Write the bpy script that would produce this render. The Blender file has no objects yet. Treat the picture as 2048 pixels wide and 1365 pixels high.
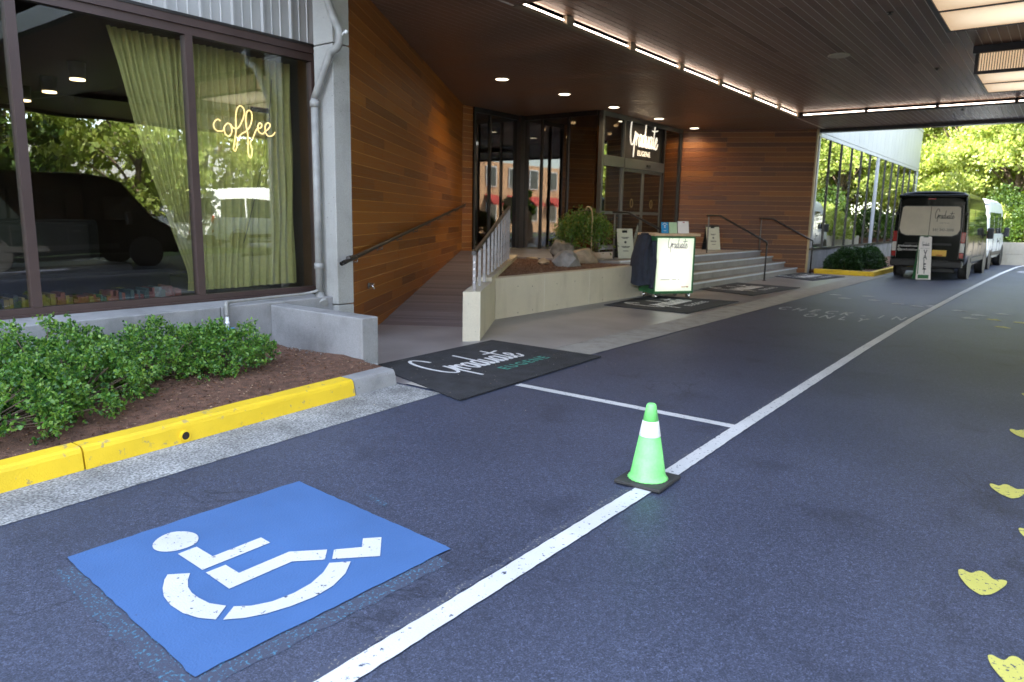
import bpy, bmesh, math, random
import numpy as np
from mathutils import Vector, Matrix
rnd = random.Random(7)
nrs = np.random.RandomState(11)
SC = bpy.context.scene
COL = SC.collection
rad = math.radians

# ------------------------------------------------------------------ camera
YAW, PITCH, ROLL = rad(37.214), rad(-9.858), rad(1.098)
FPX = 1442.0
H = 1.65
Rz = lambda t: Matrix.Rotation(t, 3, 'Z')
Rx = lambda t: Matrix.Rotation(t, 3, 'X')
CM = Rz(YAW) @ Rx(math.pi/2 + PITCH) @ Rz(ROLL)
cam_d = bpy.data.cameras.new('camera'); cam = bpy.data.objects.new('camera', cam_d); COL.objects.link(cam)
cam.matrix_world = Matrix.Translation((0, 0, H)) @ CM.to_4x4()
cam_d.sensor_width = 36; cam_d.lens = FPX/2048*36
cam_d.dof.use_dof = True; cam_d.dof.focus_distance = 4.6; cam_d.dof.aperture_fstop = 3.2
cam_d.clip_start = .05; cam_d.clip_end = 800
SC.camera = cam

# ------------------------------------------------------------------ sky, sun, exposure
SUN = Vector((-.55, -.50, .67)).normalized()
elev = math.asin(SUN.z); azim = math.atan2(SUN.x, SUN.y)
W = bpy.data.worlds.new('World'); SC.world = W; W.use_nodes = True
nt = W.node_tree; bg = nt.nodes['Background']
sky = nt.nodes.new('ShaderNodeTexSky'); sky.sky_type = 'NISHITA'; sky.sun_disc = False
sky.sun_elevation = elev; sky.sun_rotation = azim
sky.air_density = 1.0; sky.dust_density = .6; sky.ozone_density = 1.6
hsv = nt.nodes.new('ShaderNodeHueSaturation'); hsv.inputs['Saturation'].default_value = .58   # sky desaturated, a white balance shift of its light
nt.links.new(sky.outputs[0], hsv.inputs['Color']); nt.links.new(hsv.outputs[0], bg.inputs[0]); bg.inputs[1].default_value = .15
sl = bpy.data.lights.new('sun', 'SUN'); sl.energy = 4.0; sl.angle = rad(.5); sl.color = (1, .95, .86)
so = bpy.data.objects.new('sun', sl); COL.objects.link(so)
so.rotation_euler = SUN.to_track_quat('Z', 'Y').to_euler()
vs = SC.view_settings; vs.view_transform = 'Standard'; vs.look = 'None'; vs.gamma = 1; vs.use_curve_mapping = False
vs.exposure = 3.22
try:
    SC.cycles.max_bounces = 10; SC.cycles.transparent_max_bounces = 12
except Exception: pass

# ------------------------------------------------------------------ measuring helpers: a pixel of the survey photo to a real plane
def ray(p): return CM @ Vector(((p[0]-1024)/FPX, -(p[1]-682.5)/FPX, -1.0))
def onz(p, z=0.0):
    d = ray(p); return Vector((0, 0, H)) + d*((z-H)/d.z)
def onx(p, x):
    d = ray(p); return Vector((0, 0, H)) + d*(x/d.x)
def ony(p, y):
    d = ray(p); return Vector((0, 0, H)) + d*(y/d.y)
def onplane(p, q, n):
    d = ray(p); n = Vector(n); return Vector((0, 0, H)) + d*((Vector(q)-Vector((0, 0, H))).dot(n)/d.dot(n))

# ------------------------------------------------------------------ materials
MATS = {}
def nmat(name):
    m = bpy.data.materials.new(name); m.use_nodes = True
    n = m.node_tree.nodes; b = n['Principled BSDF']; MATS[name] = m
    return m, n, m.node_tree.links, b
def N(n, t, **k):
    x = n.new(t)
    for a, v in k.items(): setattr(x, a, v)
    return x
def ramp(n, stops):
    r = n.new('ShaderNodeValToRGB'); e = r.color_ramp.elements
    while len(e) < len(stops): e.new(.5)
    for i, (p, c) in enumerate(stops):
        e[i].position = p; e[i].color = (*c, 1) if len(c) == 3 else c
    return r
def mat(name, c, rough=.6, var=.15, scale=6., bump=0., bscale=60., metal=0., spec=.5, fine=0., fscale=200., coord='Object', detail=6):
    """Base colour with soft cloudy variation, optional fine grain and bump."""
    m, n, l, b = nmat(name)
    tc = N(n, 'ShaderNodeTexCoord') if coord != 'World' else N(n, 'ShaderNodeNewGeometry')
    out = tc.outputs['Object'] if coord == 'Object' else (tc.outputs['Generated'] if coord == 'Generated' else tc.outputs['Position'])
    no = N(n, 'ShaderNodeTexNoise'); no.inputs['Scale'].default_value = scale; no.inputs['Detail'].default_value = detail
    l.new(out, no.inputs['Vector'])
    r = ramp(n, [(.3, tuple(x*(1-var) for x in c)), (.7, tuple(min(1, x*(1+var)) for x in c))])
    l.new(no.outputs[0], r.inputs[0]); cur = r.outputs[0]
    if fine:
        f = N(n, 'ShaderNodeTexNoise'); f.inputs['Scale'].default_value = fscale; f.inputs['Detail'].default_value = 2
        l.new(out, f.inputs['Vector'])
        rr = ramp(n, [(.35, (1-fine,)*3), (.65, (1+fine,)*3)])
        l.new(f.outputs[0], rr.inputs[0])
        mx = N(n, 'ShaderNodeMix', data_type='RGBA', blend_type='MULTIPLY'); mx.inputs[0].default_value = 1
        l.new(cur, mx.inputs[6]); l.new(rr.outputs[0], mx.inputs[7]); cur = mx.outputs[2]
    l.new(cur, b.inputs['Base Color'])
    b.inputs['Roughness'].default_value = rough; b.inputs['Metallic'].default_value = metal
    b.inputs['Specular IOR Level'].default_value = spec
    if bump:
        bn = N(n, 'ShaderNodeTexNoise'); bn.inputs['Scale'].default_value = bscale; bn.inputs['Detail'].default_value = 4
        l.new(out, bn.inputs['Vector'])
        bp = N(n, 'ShaderNodeBump'); bp.inputs['Strength'].default_value = bump; bp.inputs['Distance'].default_value = .01
        l.new(bn.outputs[0], bp.inputs['Height']); l.new(bp.outputs[0], b.inputs['Normal'])
    return m
def emit(name, c, s):
    m, n, l, b = nmat(name)
    b.inputs['Base Color'].default_value = (*c, 1); b.inputs['Emission Color'].default_value = (*c, 1)
    b.inputs['Emission Strength'].default_value = s; b.inputs['Roughness'].default_value = .4
    return m
def glass(name, tint, refl, wave=.05):
    """Thin window pane: clear tinted glass mixed with a mirror reflection that grows at grazing angles."""
    m, n, l, b = nmat(name)
    n.remove(b); o = n['Material Output']
    t = N(n, 'ShaderNodeBsdfTransparent'); t.inputs[0].default_value = (*tint, 1)
    g = N(n, 'ShaderNodeBsdfGlossy'); g.inputs['Roughness'].default_value = .0; g.inputs[0].default_value = (.95, .97, .95, 1)
    lw = N(n, 'ShaderNodeLayerWeight'); lw.inputs[0].default_value = .35
    mr = N(n, 'ShaderNodeMapRange'); mr.inputs[3].default_value = refl; mr.inputs[4].default_value = 1.0
    pw = N(n, 'ShaderNodeMath', operation='POWER'); pw.inputs[1].default_value = 2.5
    l.new(lw.outputs['Facing'], pw.inputs[0]); l.new(pw.outputs[0], mr.inputs[0])
    mx = N(n, 'ShaderNodeMixShader'); l.new(mr.outputs[0], mx.inputs[0]); l.new(t.outputs[0], mx.inputs[1]); l.new(g.outputs[0], mx.inputs[2])
    # old panes are never perfectly flat
    geo = N(n, 'ShaderNodeNewGeometry'); w = N(n, 'ShaderNodeTexNoise'); w.inputs['Scale'].default_value = .9; w.inputs['Detail'].default_value = 1
    l.new(geo.outputs['Position'], w.inputs['Vector'])
    bp = N(n, 'ShaderNodeBump'); bp.inputs['Strength'].default_value = wave; bp.inputs['Distance'].default_value = .05
    l.new(w.outputs[0], bp.inputs['Height']); l.new(bp.outputs[0], g.inputs['Normal'])
    l.new(mx.outputs[0], o.inputs[0])
    return m
def wood(name, cols, rough=.45, grain=.25, coat=0.):
    """Boards: colour picked per board (object random), grain along the board's long axis."""
    m, n, l, b = nmat(name)
    oi = N(n, 'ShaderNodeObjectInfo'); tc = N(n, 'ShaderNodeTexCoord')
    k = len(cols); r = ramp(n, [(i/(k-1), c) for i, c in enumerate(cols)])
    l.new(oi.outputs['Random'], r.inputs[0])
    mp = N(n, 'ShaderNodeMapping'); mp.inputs['Scale'].default_value = (3, 14, 14)
    ad = N(n, 'ShaderNodeVectorMath', operation='ADD'); l.new(tc.outputs['Generated'], ad.inputs[0])
    sc = N(n, 'ShaderNodeVectorMath', operation='SCALE'); sc.inputs[0].default_value = (31, 17, 23); l.new(oi.outputs['Random'], sc.inputs[3])
    l.new(sc.outputs[0], ad.inputs[1]); l.new(ad.outputs[0], mp.inputs[0])
    no = N(n, 'ShaderNodeTexNoise'); no.inputs['Scale'].default_value = 1.0; no.inputs['Detail'].default_value = 8; no.inputs['Distortion'].default_value = .6
    l.new(mp.outputs[0], no.inputs['Vector'])
    g = ramp(n, [(.3, (1-grain,)*3), (.7, (1+grain,)*3)]); l.new(no.outputs[0], g.inputs[0])
    mx = N(n, 'ShaderNodeMix', data_type='RGBA', blend_type='MULTIPLY'); mx.inputs[0].default_value = 1
    l.new(r.outputs[0], mx.inputs[6]); l.new(g.outputs[0], mx.inputs[7]); l.new(mx.outputs[2], b.inputs['Base Color'])
    rr = ramp(n, [(.3, (rough-.08,)*3), (.7, (rough+.12,)*3)]); l.new(no.outputs[0], rr.inputs[0]); l.new(rr.outputs[0], b.inputs['Roughness'])
    bp = N(n, 'ShaderNodeBump'); bp.inputs['Strength'].default_value = .15; bp.inputs['Distance'].default_value = .004
    l.new(no.outputs[0], bp.inputs['Height']); l.new(bp.outputs[0], b.inputs['Normal'])
    b.inputs['Coat Weight'].default_value = coat
    return m
def leafmat(name, cols, trans=.3, rough=.4):
    m, n, l, b = nmat(name); o = n['Material Output']
    g = N(n, 'ShaderNodeNewGeometry'); k = len(cols)
    r = ramp(n, [(i/(k-1), c) for i, c in enumerate(cols)]); l.new(g.outputs['Random Per Island'], r.inputs[0])
    l.new(r.outputs[0], b.inputs['Base Color']); b.inputs['Roughness'].default_value = rough
    t = N(n, 'ShaderNodeBsdfTranslucent')
    hs = N(n, 'ShaderNodeHueSaturation'); hs.inputs['Hue'].default_value = .48; hs.inputs['Value'].default_value = 1.6; hs.inputs['Saturation'].default_value = 1.1
    l.new(r.outputs[0], hs.inputs['Color']); l.new(hs.outputs[0], t.inputs[0])
    mx = N(n, 'ShaderNodeMixShader'); mx.inputs[0].default_value = trans
    l.new(b.outputs[0], mx.inputs[1]); l.new(t.outputs[0], mx.inputs[2]); l.new(mx.outputs[0], o.inputs[0])
    return m
def asphalt_mat():
    m, n, l, b = nmat('asphalt')
    g = N(n, 'ShaderNodeNewGeometry'); P = g.outputs['Position']
    big = N(n, 'ShaderNodeTexNoise'); big.inputs['Scale'].default_value = .55; big.inputs['Detail'].default_value = 7; l.new(P, big.inputs['Vector'])
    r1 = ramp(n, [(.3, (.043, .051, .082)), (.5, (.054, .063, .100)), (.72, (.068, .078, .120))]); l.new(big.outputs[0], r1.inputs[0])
    f = N(n, 'ShaderNodeTexNoise'); f.inputs['Scale'].default_value = 150; f.inputs['Detail'].default_value = 2; f.inputs['Roughness'].default_value = .6; l.new(P, f.inputs['Vector'])
    r2 = ramp(n, [(.34, (.6,)*3), (.5, (1.,)*3), (.64, (1.5,)*3)]); l.new(f.outputs[0], r2.inputs[0])
    mx = N(n, 'ShaderNodeMix', data_type='RGBA', blend_type='MULTIPLY'); mx.inputs[0].default_value = 1
    l.new(r1.outputs[0], mx.inputs[6]); l.new(r2.outputs[0], mx.inputs[7])
    # crushed stone: every little cell its own grey
    prev = mx.outputs[2]
    for sc_, lo_, hi_ in ((170, .60, 1.55), (75, .78, 1.30)):
        v = N(n, 'ShaderNodeTexVoronoi'); v.inputs['Scale'].default_value = sc_; l.new(P, v.inputs['Vector'])
        sp = ramp(n, [(.15, (lo_,)*3), (.62, (1.,)*3), (.95, (hi_,)*3)]); l.new(v.outputs['Color'], sp.inputs[0])
        a = N(n, 'ShaderNodeMix', data_type='RGBA', blend_type='MULTIPLY'); a.inputs[0].default_value = 1.
        l.new(prev, a.inputs[6]); l.new(sp.outputs[0], a.inputs[7]); prev = a.outputs[2]
    # oil drips and tyre-dark tracks: worn-in stains with their own shapes
    st = N(n, 'ShaderNodeTexNoise'); st.inputs['Scale'].default_value = 1.7; st.inputs['Detail'].default_value = 5; l.new(P, st.inputs['Vector'])
    sr = ramp(n, [(.27, (.66,)*3), (.42, (1.,)*3), (.7, (1.,)*3), (.82, (1.18, 1.16, 1.12))]); l.new(st.outputs[0], sr.inputs[0])
    m3 = N(n, 'ShaderNodeMix', data_type='RGBA', blend_type='MULTIPLY'); m3.inputs[0].default_value = 1
    l.new(a.outputs[2], m3.inputs[6]); l.new(sr.outputs[0], m3.inputs[7])
    wv = N(n, 'ShaderNodeTexNoise'); wv.inputs['Scale'].default_value = .8; wv.inputs['Detail'].default_value = 8; wv.inputs['Distortion'].default_value = .8; l.new(P, wv.inputs['Vector'])
    cr = ramp(n, [(.4945, (1, 1, 1)), (.4985, (.55,)*3), (.5015, (.55,)*3), (.5055, (1, 1, 1))]); l.new(wv.outputs[0], cr.inputs[0])
    mk = N(n, 'ShaderNodeTexNoise'); mk.inputs['Scale'].default_value = .35; mk.inputs['Detail'].default_value = 1; l.new(P, mk.inputs['Vector'])
    mr_ = ramp(n, [(.52, (0, 0, 0)), (.60, (1, 1, 1))]); l.new(mk.outputs[0], mr_.inputs[0])
    m4 = N(n, 'ShaderNodeMix', data_type='RGBA', blend_type='MULTIPLY'); l.new(mr_.outputs[0], m4.inputs[0]); l.new(m3.outputs[2], m4.inputs[6]); l.new(cr.outputs[0], m4.inputs[7])
    l.new(m4.outputs[2], b.inputs['Base Color'])
    b.inputs['Roughness'].default_value = .55; b.inputs['Specular IOR Level'].default_value = .45
    bp = N(n, 'ShaderNodeBump'); bp.inputs['Strength'].default_value = .25; bp.inputs['Distance'].default_value = .002
    l.new(f.outputs[0], bp.inputs['Height']); l.new(bp.outputs[0], b.inputs['Normal'])
    return m
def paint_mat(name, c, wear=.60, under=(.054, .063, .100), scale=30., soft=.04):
    """Road paint, chipped through to the asphalt in small flecks."""
    m, n, l, b = nmat(name)
    g = N(n, 'ShaderNodeNewGeometry'); P = g.outputs['Position']
    f = N(n, 'ShaderNodeTexNoise'); f.inputs['Scale'].default_value = scale; f.inputs['Detail'].default_value = 6; f.inputs['Roughness'].default_value = .65; l.new(P, f.inputs['Vector'])
    k = ramp(n, [(wear, (0, 0, 0)), (min(.99, wear+soft), (1, 1, 1))]); l.new(f.outputs[0], k.inputs[0])
    d = N(n, 'ShaderNodeTexNoise'); d.inputs['Scale'].default_value = 2.2; d.inputs['Detail'].default_value = 5; l.new(P, d.inputs['Vector'])
    dr = ramp(n, [(.3, tuple(x*.82 for x in c)), (.7, c)]); l.new(d.outputs[0], dr.inputs[0])
    mx = N(n, 'ShaderNodeMix', data_type='RGBA'); l.new(k.outputs[0], mx.inputs[0]); l.new(dr.outputs[0], mx.inputs[6]); mx.inputs[7].default_value = (*under, 1)
    l.new(mx.outputs[2], b.inputs['Base Color']); b.inputs['Roughness'].default_value = .6
    g2 = N(n, 'ShaderNodeTexNoise'); g2.inputs['Scale'].default_value = 95; g2.inputs['Detail'].default_value = 3; l.new(P, g2.inputs['Vector'])
    bp = N(n, 'ShaderNodeBump'); bp.inputs['Strength'].default_value = .5; bp.inputs['Distance'].default_value = .005
    l.new(g2.outputs[0], bp.inputs['Height']); l.new(bp.outputs[0], b.inputs['Normal'])
    return m
def concrete_mat(name, c, bump=.25, stain=.3, holes=True, scale=1.6):
    m, n, l, b = nmat(name)
    g = N(n, 'ShaderNodeNewGeometry'); P = g.outputs['Position']
    a = N(n, 'ShaderNodeTexNoise'); a.inputs['Scale'].default_value = scale; a.inputs['Detail'].default_value = 9; a.inputs['Roughness'].default_value = .62; l.new(P, a.inputs['Vector'])
    r = ramp(n, [(.28, tuple(x*(1-stain) for x in c)), (.5, c), (.75, tuple(min(.9, x*(1+stain*.5)) for x in c))]); l.new(a.outputs[0], r.inputs[0])
    cur = r.outputs[0]
    f = N(n, 'ShaderNodeTexNoise'); f.inputs['Scale'].default_value = 140; f.inputs['Detail'].default_value = 2; l.new(P, f.inputs['Vector'])
    fr = ramp(n, [(.3, (.84,)*3), (.7, (1.12,)*3)]); l.new(f.outputs[0], fr.inputs[0])
    mx = N(n, 'ShaderNodeMix', data_type='RGBA', blend_type='MULTIPLY'); mx.inputs[0].default_value = 1
    l.new(cur, mx.inputs[6]); l.new(fr.outputs[0], mx.inputs[7]); cur = mx.outputs[2]
    if holes:
        v = N(n, 'ShaderNodeTexVoronoi'); v.inputs['Scale'].default_value = 9; l.new(P, v.inputs['Vector'])
        hr = ramp(n, [(.05, (.45,)*3), (.075, (1,)*3)]); l.new(v.outputs['Distance'], hr.inputs[0])
        m2 = N(n, 'ShaderNodeMix', data_type='RGBA', blend_type='MULTIPLY'); m2.inputs[0].default_value = .8
        l.new(cur, m2.inputs[6]); l.new(hr.outputs[0], m2.inputs[7]); cur = m2.outputs[2]
    mp = N(n, 'ShaderNodeMapping'); mp.inputs['Scale'].default_value = (4.5, 4.5, .9); l.new(P, mp.inputs[0])
    ws = N(n, 'ShaderNodeTexNoise'); ws.inputs['Scale'].default_value = 1; ws.inputs['Detail'].default_value = 6; l.new(mp.outputs[0], ws.inputs['Vector'])
    wr = ramp(n, [(.30, (.66, .64, .60)), (.46, (1, 1, 1)), (.62, (1, 1, 1)), (.74, (1.14, 1.14, 1.13))]); l.new(ws.outputs[0], wr.inputs[0])
    m5 = N(n, 'ShaderNodeMix', data_type='RGBA', blend_type='MULTIPLY'); m5.inputs[0].default_value = .38; l.new(cur, m5.inputs[6]); l.new(wr.outputs[0], m5.inputs[7]); cur = m5.outputs[2]
    l.new(cur, b.inputs['Base Color']); b.inputs['Roughness'].default_value = .8
    bp = N(n, 'ShaderNodeBump'); bp.inputs['Strength'].default_value = bump; bp.inputs['Distance'].default_value = .006
    l.new(f.outputs[0], bp.inputs['Height']); l.new(bp.outputs[0], b.inputs['Normal'])
    return m

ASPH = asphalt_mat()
WHITE = paint_mat('white_paint', (.66, .66, .66), .61, scale=36)
WORN = paint_mat('worn_white_paint', (.55, .56, .58), .53, scale=38)
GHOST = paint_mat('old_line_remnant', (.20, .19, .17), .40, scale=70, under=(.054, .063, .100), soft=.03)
YFOOT = paint_mat('yellow_track_paint', (.62, .57, .13), .585, scale=45)
BLUE = paint_mat('blue_paint', (.060, .150, .360), .66, under=(.05, .09, .22))
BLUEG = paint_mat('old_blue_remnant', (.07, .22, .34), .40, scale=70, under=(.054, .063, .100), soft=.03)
YELLOW = paint_mat('yellow_kerb_paint', (.86, .58, .02), .60, under=(.46, .33, .10), scale=11, soft=.05)
GUTTER = mat('exposed_aggregate', (.25, .25, .245), .85, .35, 3, bump=1, bscale=60, fine=.5, fscale=70, coord='World')
CONC = concrete_mat('grey_concrete', (.265, .262, .262), stain=.4)
CONCL = concrete_mat('pale_concrete', (.56, .50, .385), stain=.12)
CONCT = concrete_mat('tan_concrete', (.40, .36, .29), stain=.15, holes=False)
CONCP = concrete_mat('column_concrete', (.33, .325, .305), stain=.22)
APRON = mat('smooth_grey_paving', (.25, .235, .235), .38, .22, 1.2, bump=.08, bscale=120, fine=.12, coord='World')
APRONB = concrete_mat('apron_border', (.36, .335, .30), stain=.3, holes=False, scale=4)
SOIL = mat('bark_soil', (.125, .062, .038), .95, .4, 14, bump=1, bscale=70, fine=.4, fscale=150, coord='World')
CHIP = leafmat('bark_chip', [(.06, .025, .014), (.17, .075, .035), (.12, .06, .035), (.34, .22, .14)], 0, .9)
FRAME = mat('brown_frame', (.055, .034, .030), .45, .12, 3, spec=.4)
ALU = mat('aluminium', (.11, .112, .108), .38, .1, 3, metal=.5)
FRAME.node_tree.nodes['Principled BSDF'].inputs['Roughness'].default_value = .5
DKMET = mat('dark_metal', (.03, .027, .026), .4, .15, 5, metal=.3)
STEEL = mat('brushed_steel', (.20, .19, .19), .45, .1, 4, metal=.6)
CHROME = mat('chrome', (.7, .7, .7), .15, .05, 4, metal=1)
SIDING = mat('grey_siding', (.35, .345, .335), .5, .08, 2, metal=.2)
SIDINGL = mat('pale_siding', (.43, .43, .44), .5, .05, 1)
PIPE = mat('painted_pipe', (.27, .265, .25), .5, .18, 8)
PVC = mat('white_pvc', (.75, .75, .74), .4, .1, 10)
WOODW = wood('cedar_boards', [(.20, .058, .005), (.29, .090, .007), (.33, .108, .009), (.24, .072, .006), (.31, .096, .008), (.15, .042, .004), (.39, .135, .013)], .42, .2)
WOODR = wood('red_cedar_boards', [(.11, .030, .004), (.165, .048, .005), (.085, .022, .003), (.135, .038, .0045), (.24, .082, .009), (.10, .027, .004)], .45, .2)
WOODC = wood('dark_soffit_boards', [(.165, .090, .056), (.235, .138, .092), (.19, .108, .070), (.27, .168, .118), (.13, .068, .042)], .42, .3)
DECK = wood('ramp_planks', [(.15, .13, .145), (.21, .185, .20), (.18, .155, .17), (.12, .10, .112), (.23, .20, .215)], .5, .25)
SEAM = mat('soffit_seam', (.75, .68, .60), .5, .1, 4)
SEAMW = mat('seam_highlight', (.60, .33, .13), .7, .1, 4)  # highlights on the board edges, put into the colour behind the gaps
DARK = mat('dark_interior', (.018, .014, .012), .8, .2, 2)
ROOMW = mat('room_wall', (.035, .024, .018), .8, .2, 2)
MATB = mat('black_mat', (.026, .027, .032), .85, .4, 5, bump=.5, bscale=400, fine=.3, fscale=500)
PRINTW = mat('white_print', (.72, .72, .72), .6, .06, 30)
PRINTG = mat('teal_print', (.03, .26, .20), .6, .1, 30)
PRINTK = mat('dark_print', (.03, .03, .035), .6, .1, 30)
CLOTH = mat('navy_cloth', (.020, .024, .038), .9, .2, 12, bump=.3, bscale=300)
CURT = mat('olive_curtain', (.40, .385, .15), .85, .1, 20, bump=.2, bscale=400, fine=.12, fscale=300)
CONEG = mat('lime_plastic', (.24, .80, .22), .42, .10, 14, fine=.06, fscale=60)
CONEW = mat('reflective_collar', (.82, .82, .81), .35, .07, 16, bump=.2, bscale=30)
RUBBER = mat('black_rubber', (.035, .034, .033), .75, .3, 12)
ROCKG = mat('grey_rock', (.25, .24, .23), .85, .4, 5, bump=1, bscale=14)
ROCKT = mat('tan_rock', (.36, .28, .19), .85, .35, 5, bump=1, bscale=14)
ROCKM = mat('mottled_rock', (.20, .18, .15), .85, .5, 7, bump=1, bscale=14)
BARK = mat('bark', (.12, .085, .06), .9, .35, 10, bump=.8, bscale=30)
BARKP = mat('pale_stem', (.40, .30, .18), .8, .2, 10)
LEAF = leafmat('shrub_leaf', [(.022, .075, .022), (.045, .14, .028), (.085, .21, .035), (.14, .29, .045), (.21, .34, .06), (.06, .16, .03)], .28, .3)
LEAFD = leafmat('hedge_leaf', [(.010, .035, .008), (.02, .06, .012), (.035, .09, .018)], .2, .4)
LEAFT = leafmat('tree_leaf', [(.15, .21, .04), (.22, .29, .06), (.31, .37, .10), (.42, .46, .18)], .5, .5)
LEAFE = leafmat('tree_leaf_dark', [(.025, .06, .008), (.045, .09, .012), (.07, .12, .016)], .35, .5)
LEAFW = leafmat('weeping_leaf', [(.035, .085, .012), (.06, .14, .02), (.10, .19, .03), (.16, .17, .03)], .3, .5)
BLKPAINT = mat('black_car_paint', (.004, .006, .005), .22, .1, 2, spec=.06); MATS['black_car_paint'].node_tree.nodes['Principled BSDF'].inputs['Coat Weight'].default_value = .05
WHTPAINT = mat('white_car_paint', (.70, .72, .74), .2, .04, 2)
BLKPLAS = mat('black_plastic', (.015, .015, .016), .55, .15, 9)
CARGLASS = mat('tinted_car_glass', (.010, .014, .014), .05, .05, 2, spec=.7)
FILM = mat('beige_window_film', (.56, .51, .41), .45, .08, 3)
REDL = mat('red_lens', (.30, .012, .010), .2, .1, 8)
WHTL = mat('clear_lens', (.6, .6, .58), .2, .1, 8)
AMBER = mat('yellow_plate', (.75, .45, .04), .4, .08, 10)
PEACH = mat('peach_stucco', (.62, .36, .20), .85, .04, .6, detail=2)
AWN = mat('red_awning', (.42, .04, .03), .8, .1, 6)
BOARDW = mat('cream_board', (.62, .62, .50), .5, .05, 8)
BLUEC = mat('blue_card', (.02, .25, .55), .4, .1, 9)
GREENC = mat('pale_green_card', (.45, .60, .38), .5, .05, 9)
CARDW = mat('white_card', (.80, .74, .72), .5, .03, 9)
OAK = mat('oak_top', (.55, .38, .24), .4, .15, 14)
GREENP = mat('green_frame', (.03, .14, .05), .5, .1, 8)
G_CAFE = glass('cafe_glass', (.92, .93, .90), .11)
G_LOB = glass('lobby_glass', (.30, .28, .26), .24, .01)
G_FAR = glass('far_glass', (.30, .34, .32), .62, .012)
E_TUBE = emit('cove_tube', (1, .80, .66), 1.5)
E_LAMP = emit('lantern_panel', (1, .76, .50), .10)
E_DOWN = emit('downlight_lens', (1, .86, .62), .7)
E_SPOT = emit('interior_spot', (1, .74, .40), .7)
E_NEON = emit('neon_tube', (1, .70, .30), .20)
E_SIGN = emit('sign_face', (1, .93, .78), .085)
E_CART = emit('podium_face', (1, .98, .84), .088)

def glow(m, lo, hi, c_lo, c_hi, pw=2.):
    # lamps behind a diffuser: brighter in the middle of the panel
    n, l = m.node_tree.nodes, m.node_tree.links; b = n['Principled BSDF']
    tc = N(n, 'ShaderNodeTexCoord'); sx = N(n, 'ShaderNodeSeparateXYZ'); l.new(tc.outputs['Generated'], sx.inputs[0])
    prod = None
    for ax in pw:
        a = N(n, 'ShaderNodeMath', operation='SUBTRACT'); a.inputs[0].default_value = 1; l.new(sx.outputs[ax], a.inputs[1])
        k = N(n, 'ShaderNodeMath', operation='MULTIPLY'); l.new(a.outputs[0], k.inputs[0]); l.new(sx.outputs[ax], k.inputs[1])
        k4 = N(n, 'ShaderNodeMath', operation='MULTIPLY'); l.new(k.outputs[0], k4.inputs[0]); k4.inputs[1].default_value = 4
        if prod is None: prod = k4
        else:
            q = N(n, 'ShaderNodeMath', operation='MULTIPLY'); l.new(prod.outputs[0], q.inputs[0]); l.new(k4.outputs[0], q.inputs[1]); prod = q
    mr = N(n, 'ShaderNodeMapRange'); mr.inputs[3].default_value = lo; mr.inputs[4].default_value = hi; l.new(prod.outputs[0], mr.inputs[0]); l.new(mr.outputs[0], b.inputs['Emission Strength'])
    cr = ramp(n, [(0, c_lo), (.35, c_hi)]); l.new(prod.outputs[0], cr.inputs[0]); l.new(cr.outputs[0], b.inputs['Emission Color'])
glow(E_LAMP, .065, .15, (1, .68, .40), (1, .80, .56), ('X', 'Y'))
glow(E_CART, .055, .098, (.72, 1, .62), (1, .97, .84), ('X', 'Z'))
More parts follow.
